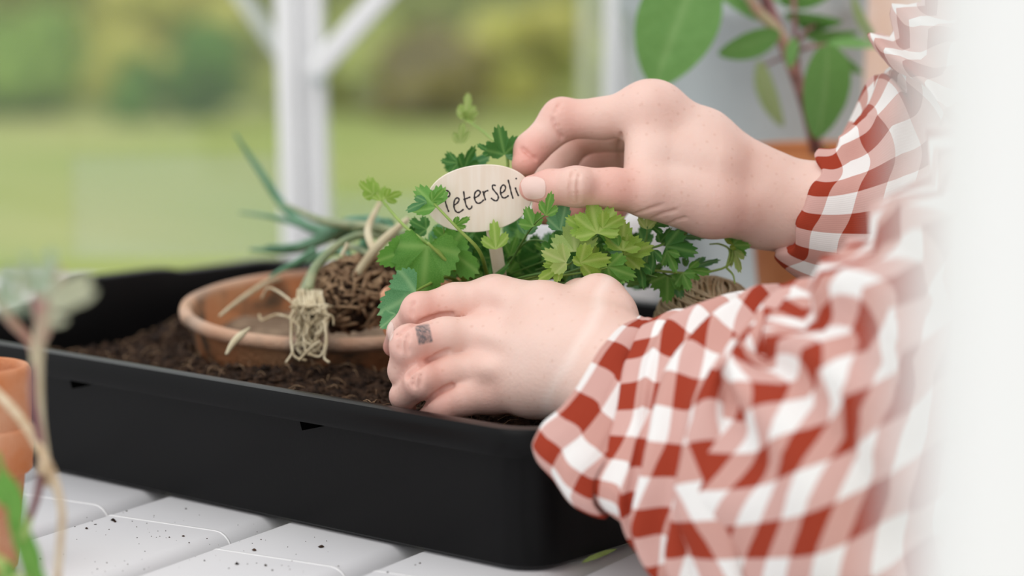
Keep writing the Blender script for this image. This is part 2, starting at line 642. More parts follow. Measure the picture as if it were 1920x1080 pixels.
def post(name, pa, pb, wide, deep):
    """ribbed white aluminium bar from pa to pb"""
    pa, pb = V(pa), V(pb)
    az = (pb - pa).normalized()
    ay = V((0, 1, 0))
    ax = ay.cross(az).normalized()
    ay = az.cross(ax)
    c, h = (pa + pb) / 2, (pb - pa).length / 2
    b = MB()
    box(b, c, ax, wide * .5, ay, deep * .35, az, h, .0015)
    box(b, c - ax * wide * .27 - ay * deep * .42, ax, wide * .2, ay, deep * .2, az, h, .003)
    box(b, c + ax * wide * .12 - ay * deep * .36, ax, wide * .07, ay, deep * .12, az, h, .002)
    box(b, c + ax * wide * .38 - ay * deep * .38, ax, wide * .1, ay, deep * .14, az, h, .002)
    return b


D1 = 2.385
pa, pb = W(578, 490, D1), W(562, 0, D1)
up = (pb - pa)
o = post('window_frame', pa - up * .01, pb + up * 3, .047, .05).build('trim_2', M['frame_paint'])
tag(o, kind='structure')
ba, bb = W(585, 140, D1 - .045), W(745, -40, D1 - .045)
b = MB()
dirn = (bb - ba).normalized()
ax = V((0, 1, 0)).cross(dirn).normalized()
box(b, (ba + bb + (bb - ba) * 1.2) / 2, ax, .011, V((0, 1, 0)), .006, dirn, (bb - ba).length * 1.1, .004)
o = b.build('trim_3', M['frame_paint'])
tag(o, kind='structure')
mb = MB()
lathe(mb, [(0.0, -.004), (.006, -.003), (.006, .004)], 12, Matrix.Translation(W(600, 152, D1 - .055)) @ Matrix.Rotation(math.pi / 2, 4, 'X'))
o = mb.build('bolt', M['zinc'], bpy.data.objects['trim_3'])
# thin bar added behind the glass, left of the post, imitating the brace's reflection
ba, bb = W(540, 120, 2.75), W(430, -40, 2.75)
b = MB()
dirn = (bb - ba).normalized()
ax = V((0, 1, 0)).cross(dirn).normalized()
box(b, (ba + bb + (bb - ba) * 1.2) / 2, ax, .008, V((0, 1, 0)), .006, dirn, (bb - ba).length * 1.1, .003)
tag(b.build('brace_reflection', M['frame_paint']), kind='structure')
pa, pb = W(1160, 480, D1), W(1166, 0, D1)
up = (pb - pa)
o = post('post', pa - up * .01, pb + up * 3, .034, .05).build('trim_5', M['frame_paint'])
tag(o, kind='structure')


def pane(name, px0, px1, py0, py1, m, y=WALL_Y + .03):
    d = y * math.cos(PITCH) + .02
    a = W(px0, py1, d); c = W(px1, py0, d)
    b = MB()
    box(b, ((a.x + c.x) / 2, y, (a.z + c.z) / 2), (1, 0, 0), (c.x - a.x) / 2, (0, 1, 0), .002, (0, 0, 1), (c.z - a.z) / 2)
    return tag(b.build(name, m, smooth=False), kind='structure')


pane('window_1', -700, 130, -1500, 488, M['glass'])
pane('window_2', 132, 560, -1500, 290, M['glass'])
pane('window_3', 132, 560, 292, 488, M['glass_pale_reflection'])
pane('window_4', 585, 1155, -1500, 375, M['glass'])
pane('window_5', 585, 1155, 377, 488, M['glass_pale_reflection'])
pane('window_6', 1172, 2600, -1500, 488, M['glass'])
# door jamb close beside the lens
xe = (1755 - 960) / FPX * .35
mb = MB()
box(mb, (xe + .06, .36, .2), (1, 0, 0), .06, (0, 1, 0), .02, (0, 0, 1), 1.0, .004)
box(mb, (xe + .05, .39, .2), (1, 0, 0), .02, (0, 1, 0), .014, (0, 0, 1), 1.0, .003)
tag(mb.build('door_1', M['frame_paint']), kind='structure')

# ------------------------------------------------------------------ potting table of white slats
TDIR = V((0.5, 0.866, 0)).normalized()
TPER = V((0.866, -0.5, 0)).normalized()
q0 = G(533, 981).dot(TPER)
PITCHP = 0.0965
table = thing('potting_table', 'white slatted potting table under the black tray', 'table', (0.1, 1.4, -.8))
PW, PT, RR = 0.085, 0.024, 0.0105
for k in range(-7, 4):
    qa = q0 + k * PITCHP
    b = MB()
    sec = []
    for cx, cz, a0 in ((PW - RR, -RR, 0), (.003, -.003, 90), (.003, -PT + .003, 180), (PW - RR, -PT + RR, 270)):
        rr = RR if cx > .05 else .003
        for s in range(6):
            a = math.radians(a0 + 90 * s / 5)
            sec.append((cx + rr * math.cos(a), cz + rr * math.sin(a)))

    def along(yv):
        return (yv - (TPER * (qa + PW / 2)).y) / TDIR.y
    l0, l1 = along(0.35), along(WALL_Y - .035)
    for e in (l0, l1):
        pass
    n = len(sec)
    vs = [TDIR * l + TPER * (qa + s[0]) + V((0, 0, s[1])) for l in (l0, l1) for s in sec]
    fs = [(i, (i + 1) % n, n + (i + 1) % n, n + i) for i in range(n)] + [tuple(range(n - 1, -1, -1)), tuple(range(n, 2 * n))]
    b.add(vs, [tuple(reversed(f)) for f in fs])
    o = b.build('plank', M['white_paint'], table)
    if k in (-2, -1, 0, 1):
        # raised sleeve joint across the slat
        lj = {-2: 1.035, -1: 1.04, 0: .975, 1: .93}[k] + .0
        lj = (G({-2: 200, -1: 432, 0: 700, 1: 960}[k], {-2: 950, -1: 1000, 0: 1075, 1: 1110}[k])).dot(TDIR)
        b = MB()
        g = .0007
        cx = sum(s[0] for s in sec) / n; cz = sum(s[1] for s in sec) / n
        sec2 = [(cx + (s[0] - cx) * 1.004, cz + (s[1] - cz) * 1.018) for s in sec]
        vs = [TDIR * l + TPER * (qa + s[0]) + V((0, 0, s[1])) for l in (lj, lj + .0015) for s in sec2]
        b.add(vs, [tuple(reversed(f)) for f in fs])
        b.build('joint_ring', M['frame_paint'], o)
for i, (x, y) in enumerate(((-.5, .8), (-.12, .8), (-.15, 2.25), (.5, 2.25))):
    b = MB()
    box(b, (x, y, -.41), (1, 0, 0), .025, (0, 1, 0), .025, (0, 0, 1), .385, .003)
    b.build('leg', M['white_paint'], table)
for cx, cy, hx in ((-.38, .8, .42), (.2, 2.25, .42)):
    b = MB()
    box(b, (cx, cy, -.045), (1, 0, 0), hx, (0, 1, 0), .02, (0, 0, 1), .02)
    b.build('bearer', M['white_paint'], table)

# ------------------------------------------------------------------ black potting tray
TO = G(972, 1076)          # lower near corner
TO = V((TO.x, TO.y, 0))
TS = (G(113, 888) - G(967, 1074)).normalized()      # along the long front
TO = TO - TS * .010
TT = V((TS.y, -TS.x, 0))
if TT.y < 0:
    TT = -TT
TL, TD, TH = 0.585, 0.385, 0.0745


def TP(s, t, z):
    return TO + TS * s + TT * t + V((0, 0, z))


tray = thing('potting_tray', 'large black plastic potting tray full of soil on the white slats', 'tray', TP(TL / 2, TD / 2, 0))


def ring(off, z, rad, bulge=True):
    """rounded rectangle, off outward"""
    out = []
    for cs, ct, a0 in ((rad, rad, 180), (TL - rad, rad, 270), (TL - rad, TD - rad, 0), (rad, TD - rad, 90)):
        for i in range(9):
            a = math.radians(a0 + 90 * i / 8)
            R = rad + off
            out.append((cs + R * math.cos(a), ct + R * math.sin(a)))
    # subdivide the straight runs
    res = []
    for i in range(len(out)):
        a, b2 = out[i], out[(i + 1) % len(out)]
        d = math.dist(a, b2)
        k = max(1, int(d / .012))
        for j in range(k):
            f = j / k
            res.append((a[0] + (b2[0] - a[0]) * f, a[1] + (b2[1] - a[1]) * f))
    return res


def lift(s, t):
    """raised pouring lip in the left end wall"""
    if s < TL - .045:
        return 0
    up_ = lambda x, c: 1 / (1 + math.exp(-(x - c) / .004))
    return (-.017 + .009 * up_(t, .13) + .012 * up_(t, .178) - .004 * up_(t, .283)) * up_(t, .05)


prof = [(-.012, .0012), (-.003, .0008), (0.0, .003), (0.0, TH - .016), (.0005, TH - .0145), (.0075, TH - .0145), (.0085, TH - .012), (.0085, TH - .004),
        (.0065, TH - .0005), (.003, TH), (-.001, TH), (-.004, TH - .001), (-.005, TH - .004), (-.006, .008), (-.012, .006)]
CR = .022
base_ring = ring(0, 0, CR)
nr = len(base_ring)
b = MB()
vs = []
for off, z in prof:
    # same vertex count on each ring: offset along the outward normal
    for i, (s, t) in enumerate(base_ring):
        s0, t0 = base_ring[i - 1]
        s1, t1 = base_ring[(i + 1) % nr]
        nx_, ny_ = (t1 - t0), -(s1 - s0)
        l = math.hypot(nx_, ny_)
        s_, t_ = s + nx_ / l * off, t + ny_ / l * off
        vs.append(TP(s_, t_, z + (lift(s, t) * max(0, z / TH) if z > .03 else 0)))
fs = []
for j in range(len(prof) - 1):
    for i in range(nr):
        a, c = j * nr + i, j * nr + (i + 1) % nr
        fs.append((a, c, c + nr, a + nr))
fs.append(tuple(reversed(range(nr))))
fs.append(tuple(range((len(prof) - 1) * nr, len(prof) * nr)))
b.add(vs, fs)
me = b.mesh('tray_shell', M['black_plastic'])
bm = bmesh.new(); bm.from_mesh(me); bmesh.ops.recalc_face_normals(bm, faces=bm.faces[:]); bm.to_mesh(me); bm.free()
o = link('shell', me, tray)
md = o.modifiers.new('soft', 'EDGE_SPLIT'); md.split_angle = math.radians(50)
for s in (.1513, .342):
    b = MB()
    pp = [TP(s - .0075, -.0002, TH - .0143), TP(s + .006, -.0002, TH - .0143), TP(s + .006, -.0070, TH - .0143), TP(s - .0075, -.0070, TH - .0143),
          TP(s - .0065, -.0002, TH - .0165), TP(s + .005, -.0002, TH - .0196), TP(s + .005, -.0062, TH - .0196), TP(s - .0065, -.0062, TH - .0165)]
    b.add(pp, [(0, 1, 2, 3), (7, 6, 5, 4), (0, 4, 5, 1), (1, 5, 6, 2), (2, 6, 7, 3), (3, 7, 4, 0)])
    b.build('rim_tab', M['tray_tab'], tray, smooth=False)

# soil inside the tray
PAN_C = W(640, 566, 1.515)
POT_C = W(885, 543, 1.372)


def soil_h(s, t):
    base = .062
    fall = 1 / (1 + math.exp(-(s - .455) / .012))
    h = base * (1 - fall) + .014 * fall
    h += .016 * math.exp(-((s - .425) / .045) ** 2 - ((t - .2) / .08) ** 2)
    h += .008 * noise.noise((s * 14, t * 14, 1)) + .004 * noise.noise((s * 45, t * 45, 2)) + .0025 * noise.noise((s * 130, t * 130, 3)) + .0016 * noise.noise((s * 330, t * 330, 4))
    edge = min(s, t, TD - t)
    h -= .010 * math.exp(-edge / .02)
    p = TP(s, t, 0)
    d = math.hypot(p.x - PAN_C.x, p.y - PAN_C.y)
    if d < .097:
        h = min(h, .052)
    return h


SN, TN = 300, 200
vs, fs = [], []
m_ = .0075
for j in range(TN + 1):
    for i in range(SN + 1):
        s, t = m_ + (TL - 2 * m_) * i / SN, m_ + (TD - 2 * m_) * j / TN
        # keep inside the rounded corners
        for cs, ct in ((CR, CR), (TL - CR, CR), (CR, TD - CR), (TL - CR, TD - CR)):
            ds, dt = s - cs, t - ct
            if (ds < 0) == (cs < .1) and (dt < 0) == (ct < .1):
                l = math.hypot(ds, dt)
                lim = CR - m_
                if l > lim:
                    s, t = cs + ds / l * lim, ct + dt / l * lim
        vs.append(TP(s, t, soil_h(s, t)))
for j in range(TN):
    for i in range(SN):
        a = j * (SN + 1) + i
        fs.append((a, a + SN + 1, a + SN + 2, a + 1))
soil = MB().add(vs, fs).build('soil_bed', M['soil'])
tag(soil, 'dark brown crumbly potting soil filling the black tray', 'soil', kind='stuff')
# loose crumbs on the soil surface
b = MB()
octa = [V((1, 0, 0)), V((-1, 0, 0)), V((0, 1, 0)), V((0, -1, 0)), V((0, 0, 1)), V((0, 0, -1))]
octf = [(0, 2, 4), (2, 1, 4), (1, 3, 4), (3, 0, 4), (2, 0, 5), (1, 2, 5), (3, 1, 5), (0, 3, 5)]


def crumb(b, p, r_):
    vs = [p + V((v.x * r_ * random.uniform(.6, 1.4), v.y * r_ * random.uniform(.6, 1.4), v.z * r_ * random.uniform(.5, 1.1))) for v in octa]
    b.add(vs, octf)


for _ in range(7000):
    s = random.uniform(.012, .47); t = random.betavariate(1.0, 1.6) * (TD - .03) + .012
    p = TP(s, t, 0)
    if math.hypot(p.x - PAN_C.x, p.y - PAN_C.y) < .105:
        continue
    r_ = random.choice((.0008, .0011, .0014, .002, .003))
    crumb(b, TP(s, t, soil_h(s, t) + r_ * .3), r_)
b.build('crumbs', M['soil'], soil, smooth=False)['kind'] = 'stuff'
b = MB()
for _ in range(240):
    s = random.uniform(.02, .5); t = random.betavariate(1, 2) * .2 + .015
    a = random.uniform(0, 6.28); L = random.uniform(.004, .013)
    p0 = TP(s, t, soil_h(s, t) + .001); s2, t2 = s + L * math.cos(a), max(.012, t + L * math.sin(a))
    p1 = TP(s2, t2, soil_h(s2, t2) + random.uniform(.001, .005))
    tube(b, [p0, (p0 + p1) / 2 + V((0, 0, .002)), p1], .00022, 4, 6)
b.build('fibres', M['root_brown'], soil)['kind'] = 'stuff'
# specks of soil on the slats
b = MB()
speck_px = [(163, 992, 4), (178, 984, 2), (214, 976, 5), (216, 979, 4), (237, 959, 2.5), (248, 978, 2), (347, 955, 3), (345, 1006, 3.5), (310, 996, 2),
            (318, 1008, 2.5), (77, 1048, 2.5), (205, 993, 2), (283, 1006, 1.5), (260, 1020, 1.5), (475, 1033, 4.5), (602, 1027, 6), (444, 1059, 5), (497, 1061, 4),
            (510, 1070, 3), (382, 1052, 3), (540, 1026, 2), (490, 1012, 2), (430, 1066, 2), (788, 1057, 3), (728, 1074, 3), (778, 1060, 2), (275, 982, 1.5),
            (180, 984, 2), (15, 968, 2.5), (300, 1006, 1.3), (556, 1040, 1.5), (1108, 1049, 2), (590, 1008, 1.6), (635, 1062, 1.8), (120, 1040, 1.2), (233, 1052, 1.3)]
for px, py, r_ in speck_px:
    p = G(px, py)
    for _ in range(2 if r_ > 3 else 1):
        crumb(b, p + V((random.uniform(-1, 1), random.uniform(-1, 1), 0)) * r_ * .00015 + V((0, 0, r_ * .00010)), r_ * .00022)
for _ in range(70):
    p = G(random.uniform(120, 620), random.uniform(960, 1075))
    if (p - TO).dot(TT) > -.01:
        continue
    crumb(b, p + V((0, 0, .0002)), random.uniform(.00015, .0004))
o = b.build('soil_specks', M['soil'], smooth=False)
tag(o, 'dark specks of spilled soil scattered over the white slats', 'soil', kind='stuff')

# ------------------------------------------------------------------ terracotta pan with dry soil
tilt = Matrix.Translation(PAN_C) @ Matrix.Rotation(math.radians(4.6), 4, 'X')
PR = .1005


def pan_tone(b):
    pass


pan = thing('terracotta_pan', 'wide shallow weathered terracotta pan sunk in the soil of the tray', 'pot', (PAN_C.x, PAN_C.y, PAN_C.z - .045))
b = MB()
pr = [(.0, -.047), (.078, -.047), (.0815, -.044), (.0875, -.024), (.0895, -.0225), (.0905, -.021), (PR - .0015, -.004), (PR, -.0012), (PR - .0012, .0006), (PR - .004, .0008), (PR - .0075, 0),
      (PR - .0085, -.002), (.083, -.030), (.079, -.0355), (.0, -.037)]
pr = [(.0, -.047), (.085, -.047), (.088, -.044), (.0945, -.010), (PR - .002, -.0075), (PR, -.0062), (PR + .0004, -.003), (PR - .0005, -.0006), (PR - .003, .0006), (PR - .006, 0), (PR - .0075, -.0018),
      (PR - .0085, -.005), (.083, -.033), (.079, -.037), (.0, -.038)]
lathe(b, pr, 96, tilt, .012)
nseg = 96
for i in range(len(b.v)):
    b.c[i] = [0, 0, 0, .15, .55, .75, .85, .9, .9, .8, .5, .15, 0, 0, 0][i // nseg] * (0.75 + 0.4 * noise.noise(V(b.v[i]) * 60))
b.build('shell', M['terracotta_aged'], pan)
b = MB()
vs, fs = [], []
NA, NR = 64, 26
for j in range(NR + 1):
    for i in range(NA):
        r_ = .0875 * j / NR
        a = 2 * math.pi * i / NA
        x, y = r_ * math.cos(a), r_ * math.sin(a)
        z = -.0235 + .003 * noise.noise((x * 50, y * 50, 0)) + .0012 * noise.noise((x * 160, y * 160, 3))
        z -= .011 / (1 + math.exp((x + .02) / .01)) * 0 
        vs.append(tilt @ V((x, y, z)))
for j in range(NR):
    for i in range(NA):
        a, c = j * NA + i, j * NA + (i + 1) % NA
        fs.append((a, c, c + NA, a + NA))
b.add(vs, fs)
b.build('dry_soil', M['dry_soil'], pan)

# ------------------------------------------------------------------ chives lifted with their roots, lying on the pan
ch = thing('chive_clump', 'uprooted clump of chives with pale roots lying across the terracotta pan', 'plant', W(640, 600, 1.43))


def tb(pts, rpx, n=8, steps=24, b=None):
    """tube through measured points (px, py, d); radius measured in photo pixels"""
    b = b or MB()
    if not hasattr(rpx, '__len__'):
        rpx = [rpx] * len(pts)
    return tube(b, [W(*p) for p in pts], [r_ * p[2] / FPX for r_, p in zip(rpx, pts)], n, steps)


for pts, rr, m in (
    ([(690, 415, 1.50), (600, 432, 1.60), (540, 395, 1.66), (480, 310, 1.68), (440, 250, 1.68)], [10, 11, 9, 6, 2], 'chive'),
    ([(720, 425, 1.48), (640, 445, 1.55), (560, 420, 1.62), (500, 405, 1.66), (450, 398, 1.7)], [9, 9, 7, 4, 2], 'chive'),
    ([(730, 420, 1.46), (655, 418, 1.52), (600, 450, 1.56), (540, 468, 1.6), (470, 468, 1.64)], [11, 13, 13, 9, 3], 'chive'),
    ([(740, 430, 1.45), (690, 412, 1.5), (620, 440, 1.55), (560, 462, 1.58), (500, 462, 1.62)], [8, 10, 10, 8, 3], 'chive'),
    ([(760, 440, 1.44), (700, 425, 1.46), (610, 415, 1.52), (560, 395, 1.58), (530, 380, 1.62)], [7, 8, 8, 5, 2], 'chive_pale'),
    ([(700, 480, 1.44), (650, 462, 1.48), (600, 490, 1.5), (570, 540, 1.46), (562, 575, 1.42)], [6, 7, 7, 8, 8], 'chive_pale'),
    ([(745, 450, 1.45), (690, 440, 1.46), (640, 455, 1.45), (592, 500, 1.43), (578, 545, 1.415)], [6, 7, 8, 9, 9], 'chive_pale'),
    ([(590, 470, 1.55), (560, 490, 1.54), (530, 505, 1.53), (505, 520, 1.52)], [8, 7, 5, 2], 'chive'),
    ([(690, 520, 1.45), (680, 480, 1.46), (692, 440, 1.48), (730, 415, 1.5)], [9, 10, 10, 7], 'chive'),
    ([(660, 490, 1.47), (640, 470, 1.48), (610, 475, 1.5), (575, 492, 1.52)], [8, 9, 8, 3], 'chive'),
):
    tb(pts, rr, 8, 30).build('leaf', M[m], ch)
for pts, rr in (([(655, 535, 1.43), (680, 500, 1.425), (715, 455, 1.42), (765, 410, 1.43)], [8, 9, 9, 5]), ([(700, 470, 1.42), (690, 430, 1.44), (712, 380, 1.47)], [7, 7, 4]),
                ([(640, 480, 1.42), (648, 465, 1.42), (652, 455, 1.42)], [4, 4, 3])):
    tb(pts, rr, 10, 20).build('stalk', M['straw'], ch)
# root ball: knotted brown mass
b = MB()
bm = bmesh.new()
bmesh.ops.create_icosphere(bm, subdivisions=5, radius=1)
rc = W(672, 553, 1.445)
vs = []
for v in bm.verts:
    p = v.co.copy()
    k = 1 + .22 * noise.noise(p * 2.2) + .14 * noise.noise(p * 5) + .08 * noise.noise(p * 12)
    vs.append(rc + (RT * p.x * .0285 + UP * p.z * .0215 + FW * p.y * .022) * k + RT * p.z * .006)
b.add(vs, [[v.index for v in f.verts] for f in bm.faces])
bm.free()
b.build('root_ball', M['soil'], ch)
b = MB()
rr_ = random.Random(11)
for i in range(125):
    a, z = rr_.uniform(0, 6.28), rr_.uniform(-.7, 1)
    d0 = V((math.cos(a) * math.sqrt(max(0, 1 - z * z)), -abs(math.sin(a)) * math.sqrt(max(0, 1 - z * z)), z))
    pts = []
    d = d0
    for s in range(6):
        d = (d + V((rr_.gauss(0, .16), rr_.gauss(0, .1), rr_.gauss(0, .16)))).normalized()
        k = 1.02 + .16 * math.sin(s * 1.3 + i)
        pts.append(rc + (RT * d.x * .0285 + UP * d.z * .0215 + FW * d.y * .022) * k + RT * d.z * .006)
    tube(b, pts, [rr_.uniform(.0004, .0016) for _ in pts], 5, 12)
b.build('brown_roots', M['root_brown'], ch)['kind'] = 'stuff'
# pale root plait hanging over the front of the pan
b = MB()
for i in range(74):
    x0 = rr_.uniform(558, 606)
    x1 = x0 + rr_.gauss(0, 7)
    L = rr_.choice((590, 610, 630, 650, 665))
    x1 = min(max(x1, 545), 614)
    bow = rr_.gauss(0, 14)
    d0, d1 = rr_.uniform(1.396, 1.412), rr_.uniform(1.388, 1.398)
    pts = [(x0 - 2, 548 + rr_.uniform(-6, 8), d0 + .01), (x0 + bow * .5, 575, d0), (x0 * .6 + x1 * .4 + bow, (560 + L) / 2, d0 - .004), (x1 - bow * .6, L - 18, d1 + .004), (x1 + rr_.gauss(0, 9), L, d1 + .003)]
    tb(pts, [rr_.uniform(1.2, 2.4) for _ in pts], 5, 16, b)
for pts in ([(552, 560, 1.40), (547, 600, 1.395), (546, 640, 1.39), (552, 668, 1.388), (575, 676, 1.388)], [(606, 570, 1.40), (611, 610, 1.392), (610, 645, 1.388), (600, 668, 1.388), (578, 664, 1.388)],
            [(600, 640, 1.388), (585, 650, 1.388), (570, 665, 1.388), (560, 676, 1.386)], [(606, 600, 1.392), (613, 640, 1.388), (608, 670, 1.388), (618, 680, 1.386)],
            [(545, 640, 1.39), (548, 660, 1.388), (536, 680, 1.386)], [(560, 585, 1.40), (540, 560, 1.43), (505, 540, 1.46), (490, 560, 1.47)], [(556, 600, 1.41), (520, 590, 1.44), (492, 600, 1.45), (486, 590, 1.455)]):
    tb(pts, 2.4, 6, 20, b)
b.build('pale_roots', M['root'], ch)['kind'] = 'stuff'
b = MB()
bm = bmesh.new()
bmesh.ops.create_icosphere(bm, subdivisions=4, radius=1)
rc2 = W(582, 612, 1.412)
b.add([rc2 + (RT * v.co.x * .0075 + UP * v.co.z * .015 + FW * v.co.y * .004) * (1 + .3 * noise.noise(v.co * 4)) for v in bm.verts], [[v.index for v in f.verts] for f in bm.faces])
bm.free()
b.build('soil_plug', M['soil'], ch)
# dried stem and curled leaf scrap on the pan
b = tb([(412, 592, 1.455), (450, 562, 1.50), (500, 530, 1.57), (530, 522, 1.6)], [2.5, 4, 5, 4], 8, 20)
tag(b.build('dried_stalk', M['straw']), 'dried straw coloured stem leaning on the inner wall of the pan', 'stem')
b = tb([(468, 615, 1.40), (450, 630, 1.39), (436, 645, 1.385), (424, 665, 1.383)], [2, 7, 6, 3], 8, 20)
tag(b.build('dried_leaf', M['straw']), 'small curled pale leaf scrap hanging over the front rim of the pan', 'leaf')

# ------------------------------------------------------------------ leaves
def parsley_mesh(name, m, seed, lobes=3, teeth=9, spread=105, deep=.38, cup=.16):
    """one toothed, lobed parsley blade, base at the origin, tip along +Y, length about 1"""
    r = random.Random(seed)
    n, rings = 72, 5
    ph = r.uniform(0, 6.28)
    vs, fs, cs = [(0, 0, 0)], [], [1.0]
    for j in range(1, rings + 1):
        f = j / rings
        for i in range(n + 1):
            u = -1 + 2 * i / n
            th = math.radians(spread) * u
            lob = abs(math.cos(u * lobes * math.pi / 2)) ** .7
            env = (1 - .42 * abs(u) ** 1.5)
            tt = abs(((u * teeth + .5) % 1) - .5) * 2
            R = env * ((1 - deep) + deep * lob) * (1 - .13 * tt * (1 if j == rings else .5)) * (1 + .06 * math.sin(5 * u + ph))
            if j < rings:
                R = env * ((1 - deep) + deep * lob)
            R *= f
            x, y = R * math.sin(th) * .82, R * math.cos(th)
            z = cup * (x * x * 1.4 + .5 * (y - .4) ** 2) - .08 * lob * f + .05 * noise.noise((x * 3 + seed, y * 3, 0))
            vs.append((x, y, z))
            v = 0
            for c in range(lobes):
                uc = -1 + (2 * c + 2) / (lobes + 1)
                uc = (c - (lobes - 1) / 2) * 2 / lobes
                v = max(v, math.exp(-((u - uc) * f / .035) ** 2))
            cs.append(v * .8)
    for i in range(n):
        fs.append((0, 2 + i, 1 + i))
    for j in range(rings - 1):
        for i in range(n):
            a = 1 + j * (n + 1) + i
            fs.append((a, a + 1, a + n + 2, a + n + 1))
    return MB().add(vs, fs, None, cs).mesh(name, m)


def blade_mesh(name, m, wide, droop, fold, taper=1.0, seed=0):
    """smooth elliptic leaf (sage), base at origin, tip along +Y, length 1"""
    nu, nv = 14, 24
    vs, fs, cs = [], [], []
    for j in range(nv + 1):
        t = j / nv
        w = wide * (math.sin(math.pi * min(1, t ** taper)) ** .62) * .5 if 0 < t < 1 else 0.002
        for i in range(nu + 1):
            u = -1 + 2 * i / nu
            x = u * w
            z = fold * abs(u) * w - droop * t * t + .012 * noise.noise((u * 4 + seed, t * 9, 0))
            vs.append((x, t, z))
            cs.append(math.exp(-(u / .1) ** 2) * .8 + .15 * math.exp(-((((t * 9 + abs(u) * 1.2) % 1) - .5) / .12) ** 2))
    for j in range(nv):
        for i in range(nu):
            a = j * (nu + 1) + i
            fs.append((a, a + 1, a + nu + 2, a + nu + 1))
    return MB().add(vs, fs, None, cs).mesh(name, m)


def frame_at(p, ang, size, roll=0.0, pitch=0.0):
    """leaf frame: tip direction ang (deg, 90 = up), turned about its length by roll and tipped away by pitch"""
    a = math.radians(ang)
    T = RT * math.cos(a) + UP * math.sin(a)
    N = -FW
    X = T.cross(N)
    R0 = Matrix((X, T, N)).transposed()
    R1 = R0 @ Matrix.Rotation(math.radians(roll), 3, 'Y') @ Matrix.Rotation(math.radians(pitch), 3, 'X')
    return Matrix.Translation(p) @ R1.to_4x4() @ Matrix.Scale(size, 4)


def leaf(me, parent, px, py, d, size, ang, roll=0, pitch=0):
    o = link('leaf', me, parent)
    o.matrix_basis = frame_at(W(px, py, d), ang, size * d / FPX, roll, pitch)
    return o


# ------------------------------------------------------------------ parsley in a small terracotta pot, held by the left hand
par = thing('potted_parsley', 'bushy green parsley plant in a small terracotta pot held by the tattooed hand', 'potted plant', (POT_C.x, POT_C.y, POT_C.z - .085))
tp = Matrix.Translation(POT_C)
b = MB()
lathe(b, [(0, -.084), (.033, -.084), (.035, -.082), (.0455, -.026), (.0495, -.025), (.0505, -.023), (.052, -.002), (.0505, 0), (.048, 0), (.0465, -.003), (.043, -.03), (0, -.031)], 72, tp, .006)
b.build('pot', M['terracotta'], par)
b = MB()
vs, fs = [], []
for j in range(12):
    for i in range(40):
        r_ = .0455 * j / 11; a = 2 * math.pi * i / 40
        x, y = r_ * math.cos(a), r_ * math.sin(a)
        vs.append(tp @ V((x, y, -.010 + .003 * noise.noise((x * 70, y * 70, 5)))))
for j in range(11):
    for i in range(40):
        a, c = j * 40 + i, j * 40 + (i + 1) % 40
        fs.append((a, c, c + 40, a + 40))
b.add(vs, fs)
b.build('pot_soil', M['soil'], par)
PL = {}
for key in ('leaf_mid', 'leaf_dark', 'leaf_lime', 'leaf_pale', 'leaf_blue'):
    PL[key] = [parsley_mesh('parsley_leaf', M[key], i + 10 * len(PL), *cfg) for i, cfg in enumerate(((3, 9, 100, .42, .2), (3, 8, 80, .5, .3), (5, 11, 120, .32, .25)))]
BIG = parsley_mesh('parsley_leaf', M['leaf_mid'], 91, 3, 10, 128, .2, .12)
BIG2 = parsley_mesh('parsley_leaf', M['leaf_blue'], 92, 3, 11, 120, .24, .16)


def stem(pts, r_=3.0, m='stem_green'):
    return tb(pts, [r_ * (1 - .45 * i / (len(pts) - 1)) for i in range(len(pts))], 7, 22).build('stem', M[m], par)


base = (890, 548, 1.37)
